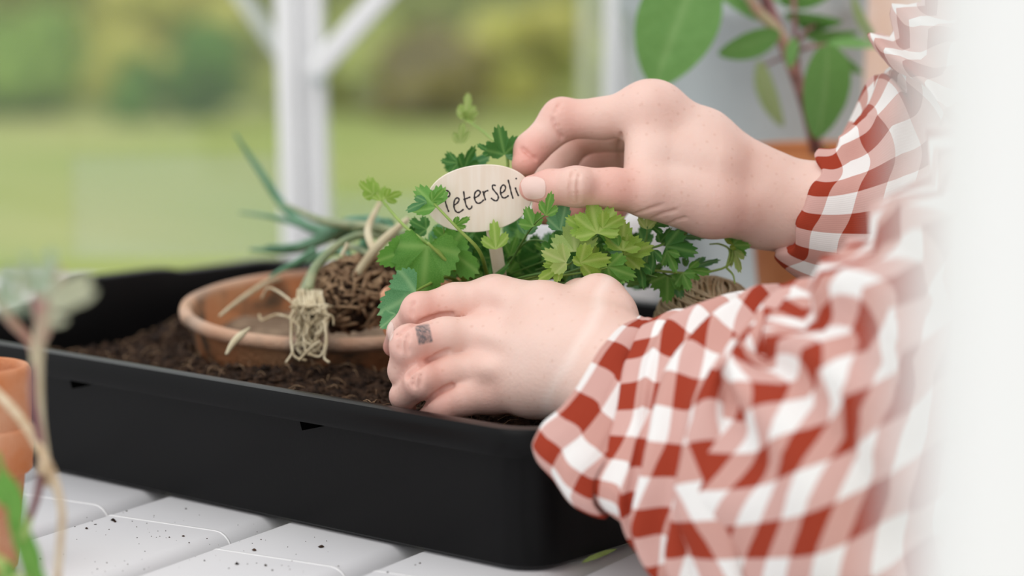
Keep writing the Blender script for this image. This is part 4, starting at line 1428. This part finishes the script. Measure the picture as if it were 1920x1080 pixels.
def skin_mat():
    m = mat('skin', lin(234, 198, 184), 0.45, lin(240, 210, 198), 26, 5, 0.12, 420, 0.4, sss=0.12, contrast=(0.35, 0.7), tone_col=lin(226, 156, 142))
    nt = m.node_tree
    p = nt.nodes['Principled BSDF']
    src = p.inputs['Base Color'].links[0].from_socket
    tcn = nt.nodes.new('ShaderNodeTexCoord')
    # freckles
    vo = nt.nodes.new('ShaderNodeTexVoronoi')
    vo.inputs['Scale'].default_value = 170
    nt.links.new(tcn.outputs['Object'], vo.inputs['Vector'])
    r = nt.nodes.new('ShaderNodeValToRGB')
    r.color_ramp.elements[0].position, r.color_ramp.elements[1].position = 0.05, 0.22
    r.color_ramp.elements[0].color, r.color_ramp.elements[1].color = (.22, .22, .22, 1), (0, 0, 0, 1)
    nt.links.new(vo.outputs['Distance'], r.inputs[0])
    mx = nt.nodes.new('ShaderNodeMix'); mx.data_type = 'RGBA'
    nt.links.new(r.outputs[0], mx.inputs['Factor'])
    nt.links.new(src, mx.inputs['A'])
    mx.inputs['B'].default_value = lin(196, 132, 100)
    # small faded ink tattoo on the middle finger
    c = W(793, 627, 1.243)
    sub = nt.nodes.new('ShaderNodeVectorMath'); sub.operation = 'SUBTRACT'
    sub.inputs[1].default_value = c
    nt.links.new(tcn.outputs['Object'], sub.inputs[0])

    def axis_mask(ax, half, soft):
        d = nt.nodes.new('ShaderNodeVectorMath'); d.operation = 'DOT_PRODUCT'
        d.inputs[1].default_value = ax
        nt.links.new(sub.outputs[0], d.inputs[0])
        a = nt.nodes.new('ShaderNodeMath'); a.operation = 'ABSOLUTE'
        nt.links.new(d.outputs['Value'], a.inputs[0])
        mr = nt.nodes.new('ShaderNodeMapRange')
        mr.inputs['From Min'].default_value, mr.inputs['From Max'].default_value = half - soft, half + soft
        mr.inputs['To Min'].default_value, mr.inputs['To Max'].default_value = 1, 0
        nt.links.new(a.outputs[0], mr.inputs['Value'])
        return mr.outputs[0]
    a1 = (RT * .97 - UP * -.22).normalized()
    a2 = FW.cross(a1).normalized()
    m1, m2, m3 = axis_mask(a1, .0036, .0005), axis_mask(a2, .0050, .0006), axis_mask(FW, .02, .002)
    q = nt.nodes.new('ShaderNodeMath'); q.operation = 'MULTIPLY'
    nt.links.new(m1, q.inputs[0]); nt.links.new(m2, q.inputs[1])
    q2 = nt.nodes.new('ShaderNodeMath'); q2.operation = 'MULTIPLY'
    nt.links.new(q.outputs[0], q2.inputs[0]); nt.links.new(m3, q2.inputs[1])
    nz = nt.nodes.new('ShaderNodeTexNoise'); nz.inputs['Scale'].default_value = 420
    nt.links.new(tcn.outputs['Object'], nz.inputs['Vector'])
    mr = nt.nodes.new('ShaderNodeMapRange')
    mr.inputs['From Min'].default_value, mr.inputs['From Max'].default_value = .35, .65
    mr.inputs['To Min'].default_value, mr.inputs['To Max'].default_value = .45, .9
    nt.links.new(nz.outputs['Fac'], mr.inputs['Value'])
    q3 = nt.nodes.new('ShaderNodeMath'); q3.operation = 'MULTIPLY'
    nt.links.new(q2.outputs[0], q3.inputs[0]); nt.links.new(mr.outputs[0], q3.inputs[1])
    mx2 = nt.nodes.new('ShaderNodeMix'); mx2.data_type = 'RGBA'
    nt.links.new(q3.outputs[0], mx2.inputs['Factor'])
    nt.links.new(mx.outputs['Result'], mx2.inputs['A'])
    mx2.inputs['B'].default_value = lin(84, 92, 98)
    # pale band where a watch strap kept the sun off
    sub = nt.nodes.new('ShaderNodeVectorMath'); sub.operation = 'SUBTRACT'
    sub.inputs[1].default_value = W(1082, 655, 1.235)
    wob = nt.nodes.new('ShaderNodeTexNoise'); wob.inputs['Scale'].default_value = 22
    nt.links.new(tcn.outputs['Object'], wob.inputs['Vector'])
    wsc = nt.nodes.new('ShaderNodeVectorMath'); wsc.operation = 'MULTIPLY_ADD'
    wsc.inputs[1].default_value = (.012, .012, .012)
    nt.links.new(wob.outputs['Color'], wsc.inputs[0]); nt.links.new(tcn.outputs['Object'], wsc.inputs[2])
    nt.links.new(wsc.outputs[0], sub.inputs[0])
    sub.inputs[1].default_value = W(1082, 655, 1.235) + V((.006, .006, .006))
    m4 = axis_mask((RT * .89 - UP * .456).normalized(), .0024, .0020)
    f4 = nt.nodes.new('ShaderNodeMath'); f4.operation = 'MULTIPLY'; f4.inputs[1].default_value = .55
    nt.links.new(m4, f4.inputs[0])
    near = nt.nodes.new('ShaderNodeVectorMath'); near.operation = 'LENGTH'
    nt.links.new(sub.outputs[0], near.inputs[0])
    nr_ = nt.nodes.new('ShaderNodeMath'); nr_.operation = 'LESS_THAN'; nr_.inputs[1].default_value = .06
    nt.links.new(near.outputs['Value'], nr_.inputs[0])
    f5 = nt.nodes.new('ShaderNodeMath'); f5.operation = 'MULTIPLY'
    nt.links.new(f4.outputs[0], f5.inputs[0]); nt.links.new(nr_.outputs[0], f5.inputs[1])
    mx3 = nt.nodes.new('ShaderNodeMix'); mx3.data_type = 'RGBA'
    nt.links.new(f5.outputs[0], mx3.inputs['Factor'])
    nt.links.new(mx2.outputs['Result'], mx3.inputs['A'])
    mx3.inputs['B'].default_value = lin(246, 226, 216)
    nt.links.new(mx3.outputs['Result'], p.inputs['Base Color'])
    return m


M['skin'] = skin_mat()


def Wr(px, py, d, r_):
    return (W(px, py, d), r_ * d / FPX)


# left hand (near, lower): back of the hand to the camera, fingers closed round the pot
L_palm = [
    [Wr(1120, 655, 1.250, 72), Wr(1020, 590, 1.272, 60), Wr(930, 557, 1.298, 40)],
    [Wr(1115, 690, 1.245, 74), Wr(1020, 650, 1.258, 62), Wr(912, 630, 1.284, 42)],
    [Wr(1110, 710, 1.245, 72), Wr(1010, 700, 1.256, 60), Wr(910, 690, 1.276, 40)],
    [Wr(1100, 725, 1.245, 66), Wr(1000, 730, 1.258, 50), Wr(920, 735, 1.270, 36)],
    [Wr(1140, 640, 1.252, 75), Wr(1122, 572, 1.272, 50), Wr(1088, 566, 1.290, 42)],
]
L_arm = [[Wr(1120, 672, 1.247, 84), Wr(1170, 718, 1.230, 90), Wr(1290, 810, 1.195, 110)], [Wr(1115, 690, 1.247, 84), Wr(1150, 730, 1.234, 88), Wr(1450, 890, 1.150, 122)]]
L_fing = [
    [Wr(925, 562, 1.298, 41), Wr(852, 567, 1.292, 35), Wr(785, 584, 1.287, 32), Wr(752, 622, 1.301, 25), Wr(738, 650, 1.318, 20)],
    [Wr(912, 632, 1.284, 42), Wr(835, 634, 1.272, 38), Wr(768, 646, 1.264, 36), Wr(760, 695, 1.275, 31), Wr(770, 738, 1.296, 25)],
    [Wr(910, 692, 1.276, 40), Wr(845, 700, 1.268, 35), Wr(792, 714, 1.262, 33), Wr(757, 742, 1.276, 25), Wr(760, 775, 1.295, 20)],
    [Wr(925, 738, 1.270, 36), Wr(868, 748, 1.264, 31), Wr(828, 762, 1.264, 28), Wr(800, 792, 1.276, 23), Wr(805, 815, 1.29, 19)],
    [Wr(1092, 566, 1.292, 38), Wr(1080, 575, 1.335, 32), Wr(1068, 580, 1.372, 27), Wr(1050, 580, 1.40, 22)],
]
# right hand (far, upper): thumb and index pinch the label, the rest curl behind
R_palm = [
    [Wr(1425, 345, 1.345, 62), Wr(1310, 275, 1.342, 72), Wr(1212, 212, 1.337, 50)],
    [Wr(1430, 360, 1.350, 66), Wr(1320, 300, 1.362, 62), Wr(1240, 236, 1.370, 44)],
    [Wr(1430, 380, 1.350, 66), Wr(1330, 320, 1.380, 56), Wr(1265, 270, 1.392, 40)],
    [Wr(1430, 395, 1.350, 62), Wr(1340, 350, 1.392, 50), Wr(1290, 305, 1.406, 36)],
    [Wr(1420, 390, 1.338, 62), Wr(1330, 385, 1.320, 56), Wr(1215, 360, 1.308, 42)],
    [Wr(1330, 320, 1.330, 70), Wr(1240, 300, 1.325, 52)],
    [Wr(1215, 235, 1.334, 40), Wr(1205, 320, 1.316, 34)],
]
R_arm = [[Wr(1425, 355, 1.345, 66), Wr(1520, 386, 1.345, 78), Wr(1640, 390, 1.33, 86), Wr(1900, 400, 1.32, 110)], [Wr(1425, 395, 1.345, 60), Wr(1520, 402, 1.345, 76), Wr(1640, 400, 1.33, 86)]]
R_fing = [
    [Wr(1212, 208, 1.337, 48), Wr(1130, 222, 1.340, 38), Wr(1056, 224, 1.343, 37), Wr(996, 280, 1.338, 31), Wr(984, 308, 1.332, 25)],
    [Wr(1240, 236, 1.370, 42), Wr(1160, 246, 1.378, 37), Wr(1078, 254, 1.386, 37), Wr(1036, 325, 1.378, 32), Wr(1022, 396, 1.352, 26)],
    [Wr(1265, 270, 1.392, 38), Wr(1120, 296, 1.412, 36), Wr(1075, 370, 1.400, 30), Wr(1072, 405, 1.372, 25)],
    [Wr(1290, 305, 1.406, 34), Wr(1200, 345, 1.415, 29), Wr(1150, 390, 1.402, 25), Wr(1150, 410, 1.38, 21)],
    [Wr(1340, 388, 1.322, 52), Wr(1215, 362, 1.306, 42), Wr(1150, 354, 1.302, 38), Wr(1080, 350, 1.300, 37), Wr(1030, 351, 1.302, 32), Wr(998, 353, 1.306, 25)],
]


def build_arm(palm, arm, fing, h, finger_k, sculpt, creases=()):
    pts = [q for c in palm + arm + fing for q in c]
    lo = [min((p[i] - r_) for p, r_ in pts) - .006 for i in range(3)]
    hi = [max((p[i] + r_) for p, r_ in pts) + .006 for i in range(3)]
    X = grid(lo, hi, h)
    P = None
    for c in palm + arm:
        d = chain_sd(X, c, .006)
        P = d if P is None else smin(P, d, .010)
    Fg = None
    for c in fing:
        d = chain_sd(X, c, .0035)
        Fg = d if Fg is None else smin(Fg, d, finger_k)
    F = smin(P, Fg, .0065)
    for kind, a, b2, r_, k in sculpt:
        d = cone_sd(X, a, b2, r_, r_)
        if kind == 'add':
            F = smin(F, d, k)
        else:
            F = -smin(-F, d, k)
    # creases: drawn on the finished skin, so find the skin along each line of sight first
    h_ = np.array(F.shape)
    org = X[0, 0, 0]
    cuts = []
    for line, r_ in creases:
        rows = crom([p + (0,) for p in line], max(8, int(6 * len(line))))
        w = []
        for px, py, _ in rows:
            for dd in np.arange(1.20, 1.45, .0004):
                i = np.round((np.array(W(px, py, dd)) - org) / h).astype(int)
                if (i >= 0).all() and (i < h_).all() and F[tuple(i)] < 0:
                    w.append((W(px, py, dd + r_ * .25), r_))
                    break
        cuts.append(w)
    for w in cuts:
        for (p, ra), (q, rb) in zip(w[:-1], w[1:]):
            if (p - q).length > .006:
                continue
            lo_ = np.maximum(((np.minimum(p, q) - .006 - org) / h).astype(int), 0)
            hi_ = np.minimum(((np.maximum(p, q) + .006 - org) / h).astype(int) + 1, h_)
            sl_ = tuple(slice(a, b) for a, b in zip(lo_, hi_))
            F[sl_] = -smin(-F[sl_], cone_sd(X[sl_], p, q, ra, rb), .0011)
    return surf_net(F, X)


def pxr(x, d):
    return x * d / FPX


def L(kind, p, q, r_, k):
    return (kind, W(*p), W(*q), pxr(r_, p[2]), k)


sculptL = [
    # knuckle heads, extensor cords, wrist knob
    L('add', (912, 628, 1.273), (905, 632, 1.273), 27, .009), L('add', (908, 690, 1.266), (903, 692, 1.266), 26, .009), L('add', (928, 552, 1.286), (920, 554, 1.286), 28, .009),
    L('add', (770, 640, 1.258), (768, 648, 1.259), 25, .006), L('add', (792, 710, 1.256), (788, 716, 1.257), 23, .005), L('add', (786, 574, 1.282), (783, 582, 1.282), 22, .006),
    L('add', (915, 632, 1.264), (1010, 655, 1.249), 6, .008), L('add', (912, 692, 1.258), (1010, 695, 1.246), 6, .008), L('add', (940, 556, 1.277), (1030, 605, 1.260), 6, .008),
    L('add', (1120, 552, 1.272), (1160, 580, 1.262), 26, .010),
]
creaseL = [
    ([(850, 588), (820, 593), (792, 602), (768, 612), (746, 628)], .0013), ([(842, 657), (818, 667), (796, 680), (778, 692), (762, 708)], .0013), ([(850, 722), (828, 731), (808, 745), (796, 758)], .0013),
    ([(754, 630), (749, 644), (750, 660)], .0006), ([(766, 626), (762, 645), (765, 664)], .0006), ([(778, 704), (774, 714), (776, 726)], .0006), ([(790, 702), (788, 714), (790, 726)], .0005), ([(778, 566), (772, 578), (774, 592)], .0005),
]
creaseR = [
    ([(1074, 322), (1070, 350), (1072, 380)], .0006), ([(1086, 326), (1083, 350), (1085, 378)], .0005), ([(1166, 250), (1160, 280), (1164, 312)], .0011), ([(1036, 222), (1044, 242), (1056, 262)], .0008),
    ([(978, 278), (990, 288), (1004, 298)], .0008), ([(1190, 402), (1216, 392), (1244, 384)], .0006), ([(1214, 414), (1240, 402), (1268, 394)], .0006), ([(1240, 428), (1262, 416), (1286, 408)], .0006),
    ([(1052, 190), (1046, 200), (1040, 212)], .0004),
]
sculptR = [
    L('add', (1222, 206, 1.334), (1236, 204, 1.336), 46, .012), L('add', (1050, 220, 1.342), (1046, 226, 1.342), 33, .005),
    L('add', (1075, 345, 1.292), (1085, 345, 1.292), 28, .005),
]
body = MB()
HOT = []
for pal, ar, fi, sc, cr in ((L_palm, L_arm, L_fing, sculptL, creaseL), (R_palm, R_arm, R_fing, sculptR, creaseR)):
    v, f = build_arm(pal, ar, fi, .00105, .0010, sc, cr)
    hot = []
    for c in fi:
        n = len(c)
        hot += [(c[0][0], .009, .5), (c[2][0], .009, .75), (c[-1][0], .011, .9), (c[-2][0], .008, .5)]
    tone = np.zeros(len(v))
    for p, s, k in hot:
        tone = np.maximum(tone, k * np.exp(-np.sum((v - np.array(p)) ** 2, axis=1) / (2 * (s * 1.25) ** 2)))
    body.add([tuple(p) for p in v], f, None, list(np.clip(tone, 0, 1)))
# upper arms, trunk and head on a coarse grid (inside the shirt, and beyond the frame)
SHL, SHR = V((.40, 1.00, .36)), V((.46, 1.34, .38))
ELL, ELR = W(1650, 900, 1.12), W(1990, 400, 1.32)
HEAD = V((.35, 1.15, .60))
coarse = [
    [(W(1450, 890, 1.15), .033), (ELL, .037), (SHL, .046)], [(W(1880, 400, 1.32), .034), (ELR, .036), (SHR, .046)],
    [(V((.47, 1.17, -.75)), .13), (V((.48, 1.17, -.1)), .11), (V((.46, 1.17, .30)), .12)], [(SHL, .05), (V((.45, 1.17, .37)), .075), (SHR, .05)],
    [(V((.44, 1.17, .36)), .055), (V((.39, 1.16, .50)), .05)], [(HEAD, .078), (HEAD + V((.03, 0, .05)), .088)], [(HEAD + V((-.035, 0, -.065)), .045), (HEAD + V((-.02, 0, -.02)), .07)],
    [(HEAD + V((-.085, 0, -.005)), .010), (HEAD + V((-.095, 0, -.03)), .014)], [(HEAD + V((.02, -.088, -.01)), .014), (HEAD + V((.02, -.085, -.04)), .010)], [(HEAD + V((.02, .088, -.01)), .014), (HEAD + V((.02, .085, -.04)), .010)],
]
pts = [q for c in coarse for q in c]
X = grid([min(p[i] - r_ for p, r_ in pts) - .03 for i in range(3)], [max(p[i] + r_ for p, r_ in pts) + .03 for i in range(3)], .0125)
F = None
for c in coarse:
    d = chain_sd(X, c, .02)
    F = d if F is None else smin(F, d, .02)
v, f = surf_net(F, X)
body.add([tuple(p) for p in v], f)
me = body.mesh('gardener_body', M['skin'])
bo = link('body', me, person)
md = bo.modifiers.new('relax', 'SMOOTH')
md.factor, md.iterations = .5, 2


# nails
def nail(pts_px, d, bulge, name='fingernail'):
    """plate through a measured outline (px, py) around its centre"""
    b = MB()
    cx = sum(p[0] for p in pts_px) / len(pts_px); cy = sum(p[1] for p in pts_px) / len(pts_px)
    n = 28
    ring_ = crom([p + (0,) for p in pts_px + pts_px[:1]], n + 1)[:n]
    vs, fs = [], []
    for j in range(6):
        k = j / 5
        for p in ring_:
            px, py = cx + (p[0] - cx) * k, cy + (p[1] - cy) * k
            vs.append(W(px, py, d(px, py) - bulge * (1 - k * k)))
    for j in range(5):
        for i in range(n):
            a, c = j * n + i, j * n + (i + 1) % n
            fs.append((a, a + n, c + n, c))
    b.add(vs, fs)
    o = b.build(name, M['nail'], person)
    return o


def surf_depth(px, py):
    px, py = float(px), float(py)
    """distance from the lens to the finished skin under a measured point"""
    from mathutils.bvhtree import BVHTree
    global _bvh
    if '_bvh' not in globals():
        _bvh = BVHTree.FromPolygons(body.v, body.f)
    r = (FW + (px - 960) / FPX * RT - (py - 540) / FPX * UP)
    hit = _bvh.ray_cast(CAM, r.normalized())
    return (hit[0] - CAM).dot(FW) if hit[0] else 1.3


def nail_on(pts_px, lift_=.0002):
    d0 = surf_depth(sum(p[0] for p in pts_px) / len(pts_px), sum(p[1] for p in pts_px) / len(pts_px))

    def d(px, py):
        s = surf_depth(px, py)
        return min(s, d0 + .006) - lift_
    return nail(pts_px, d, .0003)


nail_on([(976, 345), (984, 333), (1005, 331), (1020, 338), (1023, 354), (1019, 369), (1000, 374), (983, 368)])
nail_on([(727, 610), (733, 603), (738, 612), (737, 630), (731, 640), (727, 628)])


# shirt sleeves
def sleeve(axis, n=120, m=150, fold=None, flat=.72, uvo=(0, 0), inner=True, shear=(0, 0)):
    """axis rows: (Vector, radius m). Cloth tube with gathered folds; first ring is the cuff edge, turned in"""
    rows = crom([tuple(p) + (r_,) for p, r_ in axis], m)
    P = [V(r_[:3]) for r_ in rows]
    mean = sum(r_ for _, r_ in axis) / len(axis)
    vs, uvs, fs = [], [], []
    Ls = 0
    ringsn = []
    for i in range(m):
        t = (P[min(i + 1, m - 1)] - P[max(i - 1, 0)]).normalized()
        e1 = (UP - t * UP.dot(t)).normalized()
        e2 = t.cross(e1).normalized()
        if i:
            Ls += (P[i] - P[i - 1]).length
        ringsn.append((P[i], t, e1, e2, rows[i][3], Ls))

    def ringv(p, e1, e2, t, R, l, din=0.0):
        o = []
        for k in range(n + 1):
            a = 2 * math.pi * k / n
            dr, dl = fold(a, l)
            rr = R * (1 + dr) - din
            c, s = math.cos(a), math.sin(a)
            # flatten across the viewing direction
            vec = e1 * c + e2 * s
            vec = vec - FW * vec.dot(FW) * (1 - flat)
            sh = shear[0] + (shear[1] - shear[0]) * min(1, max(0, l / .12))
            o.append(p + vec * rr + t * dl + FW * (c * rr * sh))
            uvs.append((a * (mean * .6 + R * .4) + uvo[0], l + dr * R * .5 + uvo[1]))
        return o
    if inner:
        p, t, e1, e2, R, l = ringsn[0]
        vs += ringv(p + t * .03, e1, e2, t, R, l, .006)
        vs += ringv(p + t * .001, e1, e2, t, R, l, .0035)
        vs += ringv(p - t * .0006, e1, e2, t, R, l, .0012)
    for p, t, e1, e2, R, l in ringsn:
        vs += ringv(p, e1, e2, t, R, l)
    nn = len(vs) // (n + 1)
    for j in range(nn - 1):
        for k in range(n):
            a = j * (n + 1) + k
            fs.append((a, a + 1, a + n + 2, a + n + 1))
    # the woven squares follow the cloth: measure length along the cloth itself
    A = np.array([tuple(v) for v in vs]).reshape(nn, n + 1, 3)
    ln = np.vstack([np.zeros((1, n + 1)), np.cumsum(np.linalg.norm(np.diff(A, axis=0), axis=2), axis=0)])
    ker = np.ones(9) / 9
    ln = np.stack([np.convolve(np.r_[r_[-5:-1], r_, r_[1:5]], ker, 'valid') for r_ in ln])
    uvs = [(uvs[i][0], uvo[1] + float(ln[i // (n + 1), i % (n + 1)])) for i in range(len(vs))]
    return vs, fs, uvs


def nz3(a, l, s, sc):
    return noise.noise((math.cos(a) * sc, math.sin(a) * sc, l * s))


def foldL(a, l):
    g = min(1, max(0, (l - .012) / .03))
    ridge = math.sin(l * 2 * math.pi / .033 + 2.0 * nz3(a, l, 9, 1.2) * 2 + .7 * math.sin(a * 1 + .5))
    dr = g * (.08 * ridge + .05 * nz3(a + 3, l, 30, 1.8)) + .035 * nz3(a, l, 14, 2.6) + .012 * nz3(a, l, 50, 6)
    return dr, .010 * nz3(a, 0, 1, 1.6)


def cuffL(a, l):
    return .03 * nz3(a + 1, l, 24, 2.4) + .014 * math.sin(l * 2 * math.pi / .022 + 3 * nz3(a, l, 10, 1.5)), .006 * nz3(a, 0, 1, 1.8)


def foldR(a, l):
    g = min(1, max(0, (l - .005) / .03))
    ridge = math.sin(l * 2 * math.pi / .036 + 2.2 * nz3(a, l, 8, 1.2) * 2 + a)
    return g * (.06 * ridge + .05 * nz3(a + 7, l, 26, 1.8)) + .04 * nz3(a, l, 16, 2.6), .010 * nz3(a + 2, 0, 1, 1.6)


shirt = MB()
vs, fs, uvs = sleeve([Wr(1172, 762, 1.195, 158), Wr(1215, 782, 1.19, 190), Wr(1310, 812, 1.178, 245), Wr(1450, 860, 1.15, 305), Wr(1600, 890, 1.115, 350), Wr(1780, 800, 1.07, 360), (SHL + V((0, 0, .0)), .095)], fold=foldL, flat=.72, shear=(.8, .1))
shirt.add(vs, fs, uvs)
vs, fs, uvs = sleeve([Wr(1498, 380, 1.345, 108), Wr(1545, 398, 1.345, 142), Wr(1630, 405, 1.350, 205), Wr(1750, 380, 1.36, 280), Wr(1900, 310, 1.36, 350), (SHR, .095)], fold=foldR, flat=.92, uvo=(.01, .008))
shirt.add(vs, fs, uvs)
# shirt body
rows = [(V((.47, 1.17, -.12)), .15, .19), (V((.475, 1.17, .05)), .145, .185), (V((.465, 1.17, .2)), .145, .19), (V((.455, 1.17, .32)), .14, .19), (V((.45, 1.17, .40)), .11, .16), (V((.435, 1.17, .44)), .075, .085), (V((.42, 1.165, .455)), .068, .07)]
vs, fs, uvs = [], [], []
n = 96
rr_rows = crom([tuple(p) + (a, c) for p, a, c in rows], 60)
for j, q in enumerate(rr_rows):
    for k in range(n + 1):
        a = 2 * math.pi * k / n
        dr = 1 + .03 * nz3(a, q[2], 10, 2.2) + .02 * math.sin(q[2] * 60 + 3 * math.sin(a))
        vs.append((q[0] + q[3] * dr * math.cos(a), q[1] + q[4] * dr * math.sin(a), q[2]))
        uvs.append((a * .17, q[2]))
for j in range(len(rr_rows) - 1):
    for k in range(n):
        a = j * (n + 1) + k
        fs.append((a, a + 1, a + n + 2, a + n + 1))
shirt.add(vs, fs, uvs)
so = shirt.build('checked_shirt', M['gingham'], person)
md = so.modifiers.new('cloth', 'SOLIDIFY'); md.thickness = .0008
# turned-back cuff of the near sleeve, and buttons
vs, fs, uvs = sleeve([Wr(1108, 722, 1.200, 164), Wr(1124, 736, 1.199, 172), Wr(1156, 762, 1.197, 182), Wr(1190, 788, 1.194, 186), Wr(1210, 800, 1.192, 176)], fold=cuffL, flat=.85, shear=(.9, .75), m=40, uvo=(.004, .002))
co = MB().add(vs, fs, uvs).build('cuff', M['gingham'], person)
md = co.modifiers.new('cloth', 'SOLIDIFY'); md.thickness = .0012
# hair and trousers (beyond the frame)
b = MB()
bm = bmesh.new()
bmesh.ops.create_icosphere(bm, subdivisions=4, radius=1)
vs = []
for v in bm.verts:
    p = v.co
    k = 1 + .04 * noise.noise(p * 5)
    vs.append(HEAD + V((.045, 0, .055)) + V((p.x * .092, p.y * .102, p.z * .088)) * k)
b.add(vs, [[v.index for v in f.verts] for f in bm.faces])
bm.free()
tube(b, [HEAD + V((.12, 0, .06)), HEAD + V((.15, 0, .02)), HEAD + V((.155, 0, -.08)), HEAD + V((.15, 0, -.15))], [.04, .035, .028, .008], 12, 24)
b.build('hair', M['hair'], person)
b = MB()
for sgn in (-1, 1):
    tube(b, [V((.47, 1.17 + sgn * .07, -.05)), V((.47, 1.17 + sgn * .09, -.4)), V((.48, 1.17 + sgn * .1, -.79))], [.12, .085, .06], 20, 24)
b.build('trousers', M['denim'], person)
